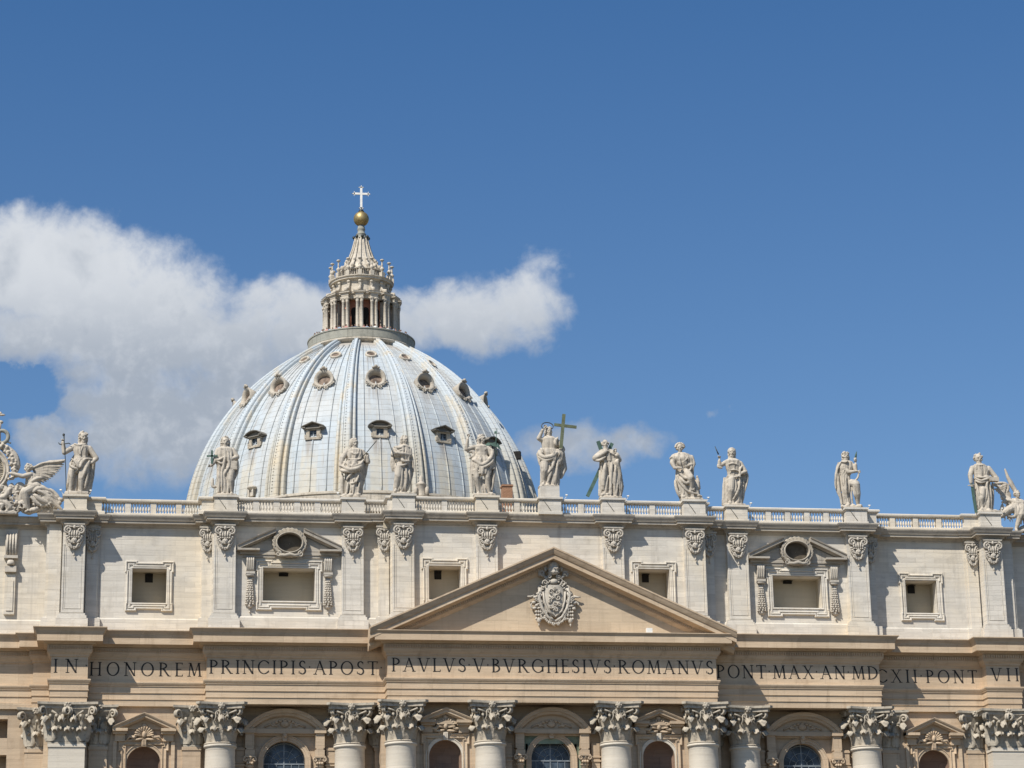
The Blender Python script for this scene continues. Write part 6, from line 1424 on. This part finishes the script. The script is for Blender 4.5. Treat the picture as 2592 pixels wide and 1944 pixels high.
f.cloth([(470, 860, 0), (600, 790, -10), (760, 765, -20), (905, 738, -30)], 24, .5); f.ell(560, 880, -25, 95, 70, 22); f.ell(570, 950, -25, 60, 60, 22); f.ell(560, 1290, 10, 150, 90, 60); f.ell(480, 1180, 10, 110, 80, 60); f.ell(690, 1330, -10, 120, 70, 50); f.ell(320, 1330, 0, 90, 120, 40); f.ell(300, 1150, 0, 80, 90, 35)
f.limb([(520, 1130, 30, 70), (370, 1225, 90, 58), (400, 1340, 70, 48), (430, 1460, 50, 26)]); f.limb([(430, 1480, 60, 24), (400, 1500, 110, 20)])
f.limb([(600, 1180, 20, 80), (700, 1300, 40, 66), (800, 1380, 40, 40), (880, 1440, 40, 18)])
for pts, r in (([(440, 1080, 60), (540, 1020, 50), (610, 1010, 10)], 30), ([(480, 1230, 90), (560, 1170, 90), (680, 1180, 50), (760, 1240, 20)], 34), ([(500, 1250, 90), (600, 1330, 90), (700, 1370, 60)], 34), ([(460, 1280, 90), (560, 1380, 70), (680, 1400, 40)], 28), ([(640, 1190, 50), (740, 1260, 40), (830, 1330, 20)], 36), ([(700, 1150, 10), (780, 1210, 0), (850, 1290, 0)], 30), ([(360, 1150, 80), (320, 1260, 60), (330, 1380, 40)], 26), ([(420, 1100, 70), (500, 1130, 80), (600, 1110, 40)], 28), ([(520, 1190, 100), (620, 1230, 95), (720, 1300, 60)], 22)): f.cloth(pts, r)
f.rocks([(500, 1465, 40, 60), (540, 1440, 30, 50), (860, 1300, -10, 50), (840, 1350, 10, 44), (440, 1490, 20, 50), (600, 1480, -20, 50), (720, 1490, -20, 40)])
R_ = random.Random(8)
for i in range(90):
    x = R_.uniform(290, 860); y0_ = 1130+max(0, x-520)*.55; y = R_.uniform(y0_, 1490); a = R_.uniform(.2, 1.3); L = R_.uniform(50, 120)
    if y+L*sin(a) > 1500 or x+L > 900: continue
    f.cloth([(x, y, 55-30*(x > 700)), (x+L*.5*cos(a), y+L*.5*sin(a)-8, 85-40*(x > 700)), (x+L*cos(a), y+L*sin(a), 50-30*(x > 700))], R_.uniform(11, 22), .3)
f.ell(640, 1420, -20, 190, 80, 45); f.ell(430, 1400, -20, 140, 110, 45)
remeshed(f.mb, 'figure', 'statue', .04, e, None, 0)
# ---- right angel
f = Fig(6.637, 560, 1545, 33); e = begin('angel_statue', 'stone angel with both wings raised at the right edge, leg hanging over the cornice', 40.3, OY-.4, 45.70, 'statue', None)
f.head(1190, 870, 62, .3, 0, 'short', 0, 20)
f.loft([(940, 1080, 1260), (1000, 1010, 1330), (1080, 980, 1340), (1140, 960, 1360)], 6, .1, .5, d0=0)
f.limb([(1010, 420, -10, 16), (1050, 560, -10, 30), (1100, 680, -10, 40), (1170, 800, -10, 40)]); f.limb([(1030, 500, -20, 14), (1110, 640, -20, 30), (1160, 760, -20, 34)])
for i in range(6): f.limb([(1000-12*i, 700+38*i, -10, 34-2*i), (900+14*i, 745+32*i, -10, 30-2*i), (755+34*i, 700+12*i+45*(i > 0)+20*i, -14, 14)])
f.cloth([(760, 690, -10), (880, 670, -10), (1000, 680, -10), (1040, 760, -10), (1000, 850, -10)], 30)
f.limb([(1030, 980, 10, 60), (930, 930, 0, 50), (930, 840, -10, 40)])
f.limb([(1130, 1110, 50, 90), (970, 1180, 110, 76), (850, 1270, 90, 52), (780, 1315, 90, 30)]); f.limb([(1230, 1120, 60, 90), (1190, 1260, 130, 70), (1140, 1400, 90, 48), (1100, 1500, 80, 30)]); f.limb([(1095, 1525, 90, 28), (1085, 1545, 140, 24)])
for pts, r in (([(880, 1030, 40), (1000, 990, 60), (1150, 1040, 80), (1280, 1030, 60)], 36), ([(900, 1050, 20), (880, 1150, 20), (820, 1200, 10)], 34), ([(1000, 1080, 80), (1080, 1120, 130), (1100, 1250, 120), (1060, 1320, 80)], 34), ([(900, 1200, 100), (980, 1290, 110), (1100, 1290, 110)], 30), ([(1150, 1080, 110), (1140, 1200, 150), (1120, 1300, 120)], 28), ([(1280, 1100, 90), (1290, 1300, 90), (1300, 1450, 60)], 60)): f.cloth(pts, r)
f.rocks([(1260, 1480, 0, 80), (1350, 1450, 0, 100), (1180, 1500, -10, 60)]); f.slab(1150, 1900, 1500, 1548, 90)
for i in range(60):
    x = R_.uniform(900, 1350); y = R_.uniform(1020, 1330); a = R_.uniform(.3, 1.6); L = R_.uniform(50, 120); f.cloth([(x, y, 60), (x+L*.5*cos(a), y+L*.5*sin(a)-8, 105), (x+L*cos(a), y+L*sin(a), 60)], R_.uniform(11, 22), .3)
f.ell(1180, 1090, -10, 190, 110, 60); f.ell(1030, 880, -20, 60, 90, 26)
remeshed(f.mb, 'figure', 'statue', .04, e, None, 0)

# ---- small things on the roof
random.seed(9)
def floodlight(x, y, z, side, label):
    e = empty('floodlight', (x, y, z)); tag(e, label, 'floodlight', 'small white floodlights by the statues')
    m = MB(); m.tube([(0, 0, 0), (side*.18, -.05, .25), (side*.34, -.08, .45), (side*.42, -.1, .62)], .028, 6); m.lathe([(.09, -.02), (.09, .04)], 8, (0, 0, 0)); m.obj('arm', 'white', e)
    m = MB(); m.ell((side*.42, -.12, .68), (.13, .12, .11), 10, 6); m.box(side*.42-.16, side*.42+.10, -.2, -.04, .66, .78); m.obj('lamp_head', 'white', e); e.scale = (.72, .72, .72)
for k, s, side, dx, l in ((5, -1, -1, -.95, 'tiny white floodlight left of the feet of the staff bearer'), (5, -1, 1, .95, 'tiny white floodlight right of the feet of the staff bearer'), (3, -1, -1, -.95, 'tiny white floodlight at the feet of the bearded man with leaning spear'), (0, 1, 1, 1.25, 'tiny white floodlight right of the tall plinth of the central figure'),
                           (1, 1, 1, 1.15, 'tiny white floodlight right of the old man with the diagonal cross'), (2, 1, 1, 1.1, 'tiny white floodlight on bent arm right of the curly-haired youth'), (3, 1, 1, 1.15, 'tiny white floodlight right of the wide cloak of the long-haired man'),
                           (4, 1, 1, 1.1, 'tiny white floodlight right of the cloaked man with raised knee'), (5, 1, 1, 1.05, 'tiny white floodlight between the sword bearer and the right angel')):
    x = s*AT[k][0] if k else 0.0; floodlight(x+dx, PEDY[k]+.1, 46.97 if abs(dx) > 1.08 else ZP, side, l)
for i, k in enumerate([(k, s) for s in (-1, 1) for k in range(0 if s > 0 else 1, 6)]):
    x = k[1]*AT[k[0]][0] if k[0] else 0.0; y = PEDY[k[0]]
    m = MB(); m.tube([(x-.62, y-.585, 46.86), (x-.25, y-.59, 46.35), (x+.05, y-.6, 45.9)], .022, 5); m.obj('shadow_line', 'bronze', BALU)  # dark tubes standing in for thin diagonal shadows across the pedestal faces
m = MB(); m.box(-.45, .45, -.5, .5, 0, 3.75); m.box(-.52, .52, -.57, .57, 3.75, 3.9); bo = m.obj('brick_chimney', 'brick', None, (-2.33, 9.0, 46.5)); tag(bo, 'squat red brick chimney behind the balustrade right of the bare-chested statue', 'chimney')
m = MB(); m.box(-.55, .55, -.55, .55, -2.6, .15); m.lathe([(.5, .15), (.42, .3), (.42, 1.2), (.52, 1.3), (.3, 1.45), (.16, 1.6), (.2, 1.9), (.05, 2.1)], 10, (0, 0, 0)); m.lathe([(.2, .15), (.18, .9), (.1, 1.0)], 8, (.5, -.3, 0)); m.lathe([(.2, .15), (.18, .9), (.1, 1.0)], 8, (-.5, -.3, 0)); st = m.obj('stone_finial', 'statue', None, (-10.43, 6.0, 48.3)); tag(st, 'small stone turret finial behind the slender figure with crossed arms', 'finial')

# ---- visitors on the gallery under the lantern
def visitor_mesh():
    m = MB(); m.ell((0, 0, 1.62), (.10, .115, .135), 10, 7); m.tube([(0, 0, 1.42), (0, 0, 1.52)], .055, 8)
    m.tube([(0, 0, .85), (0, 0, 1.1), (0, 0, 1.36), (0, 0, 1.45)], [.15, .15, .19, .08], 10)
    for s in (-1, 1): m.caps((s*.2, 0, 1.38), .06, (s*.25, -.02, 1.12), .045, 7); m.caps((s*.25, -.02, 1.12), .045, (s*.2, -.25, 1.05), .035, 7); m.caps((s*.09, 0, .85), .09, (s*.1, 0, .45), .065, 7); m.caps((s*.1, 0, .45), .065, (s*.1, 0, .08), .045, 7); m.caps((s*.1, .0, .05), .045, (s*.1, -.14, .04), .04, 7)
    return m
cols = {'white': (.75, .74, .7), 'dark blue': (.04, .06, .12), 'pink': (.6, .28, .25), 'black': (.03, .03, .03), 'pale blue': (.35, .45, .6)}
skin = mat('skin', plain((.42, .26, .18), .6)); hairm = mat('brown_hair', plain((.05, .03, .02), .7)); proto = {}
for c, v in cols.items(): M['top_'+c] = mat('cloth_'+c.replace(' ', '_'), plain(v, .8))
base = remeshed(visitor_mesh(), 'body', skin, .03); bme = base.data; bpy.data.objects.remove(base)
hm = MB(); hm.ell((0, .015, 1.665), (.112, .12, .115), 10, 6)
tm = MB(); tm.tube([(0, 0, .84), (0, 0, 1.1), (0, 0, 1.36), (0, 0, 1.46)], [.17, .165, .205, .09], 12)
for s in (-1, 1): tm.tube([(s*.19, 0, 1.4), (s*.25, -.02, 1.14)], [.075, .06], 8)
rv = random.Random(4); i = 0; names = list(cols)
for j in range(34):
    th = radians(-78+4.7*j+rv.uniform(-1.6, 1.6)); c = names[rv.randrange(5)]; r = 7.9-rv.uniform(0, .25)
    p = DP(r, th, 113.12); e = empty('person', (p[0]+DC[0], p[1]+DC[1], p[2]), th)
    tag(e, 'tiny visitor in %s top leaning over the gallery parapet under the lantern' % c, 'person', 'visitors on the gallery in %s tops' % c)
    sc = rv.uniform(.95, 1.08); e.scale = (sc, sc, sc)
    b_ = bpy.data.objects.new('body', bme); COL.objects.link(b_); b_.parent = e
    if c not in proto: proto[c] = (tm.obj('shirt', 'top_'+c, e), hm.obj('hair', hairm, e))
    else:
        for o_ in proto[c]: q_ = o_.copy(); COL.objects.link(q_); q_.parent = e
# slim lightning rods on the dome's left flank and above the entablature
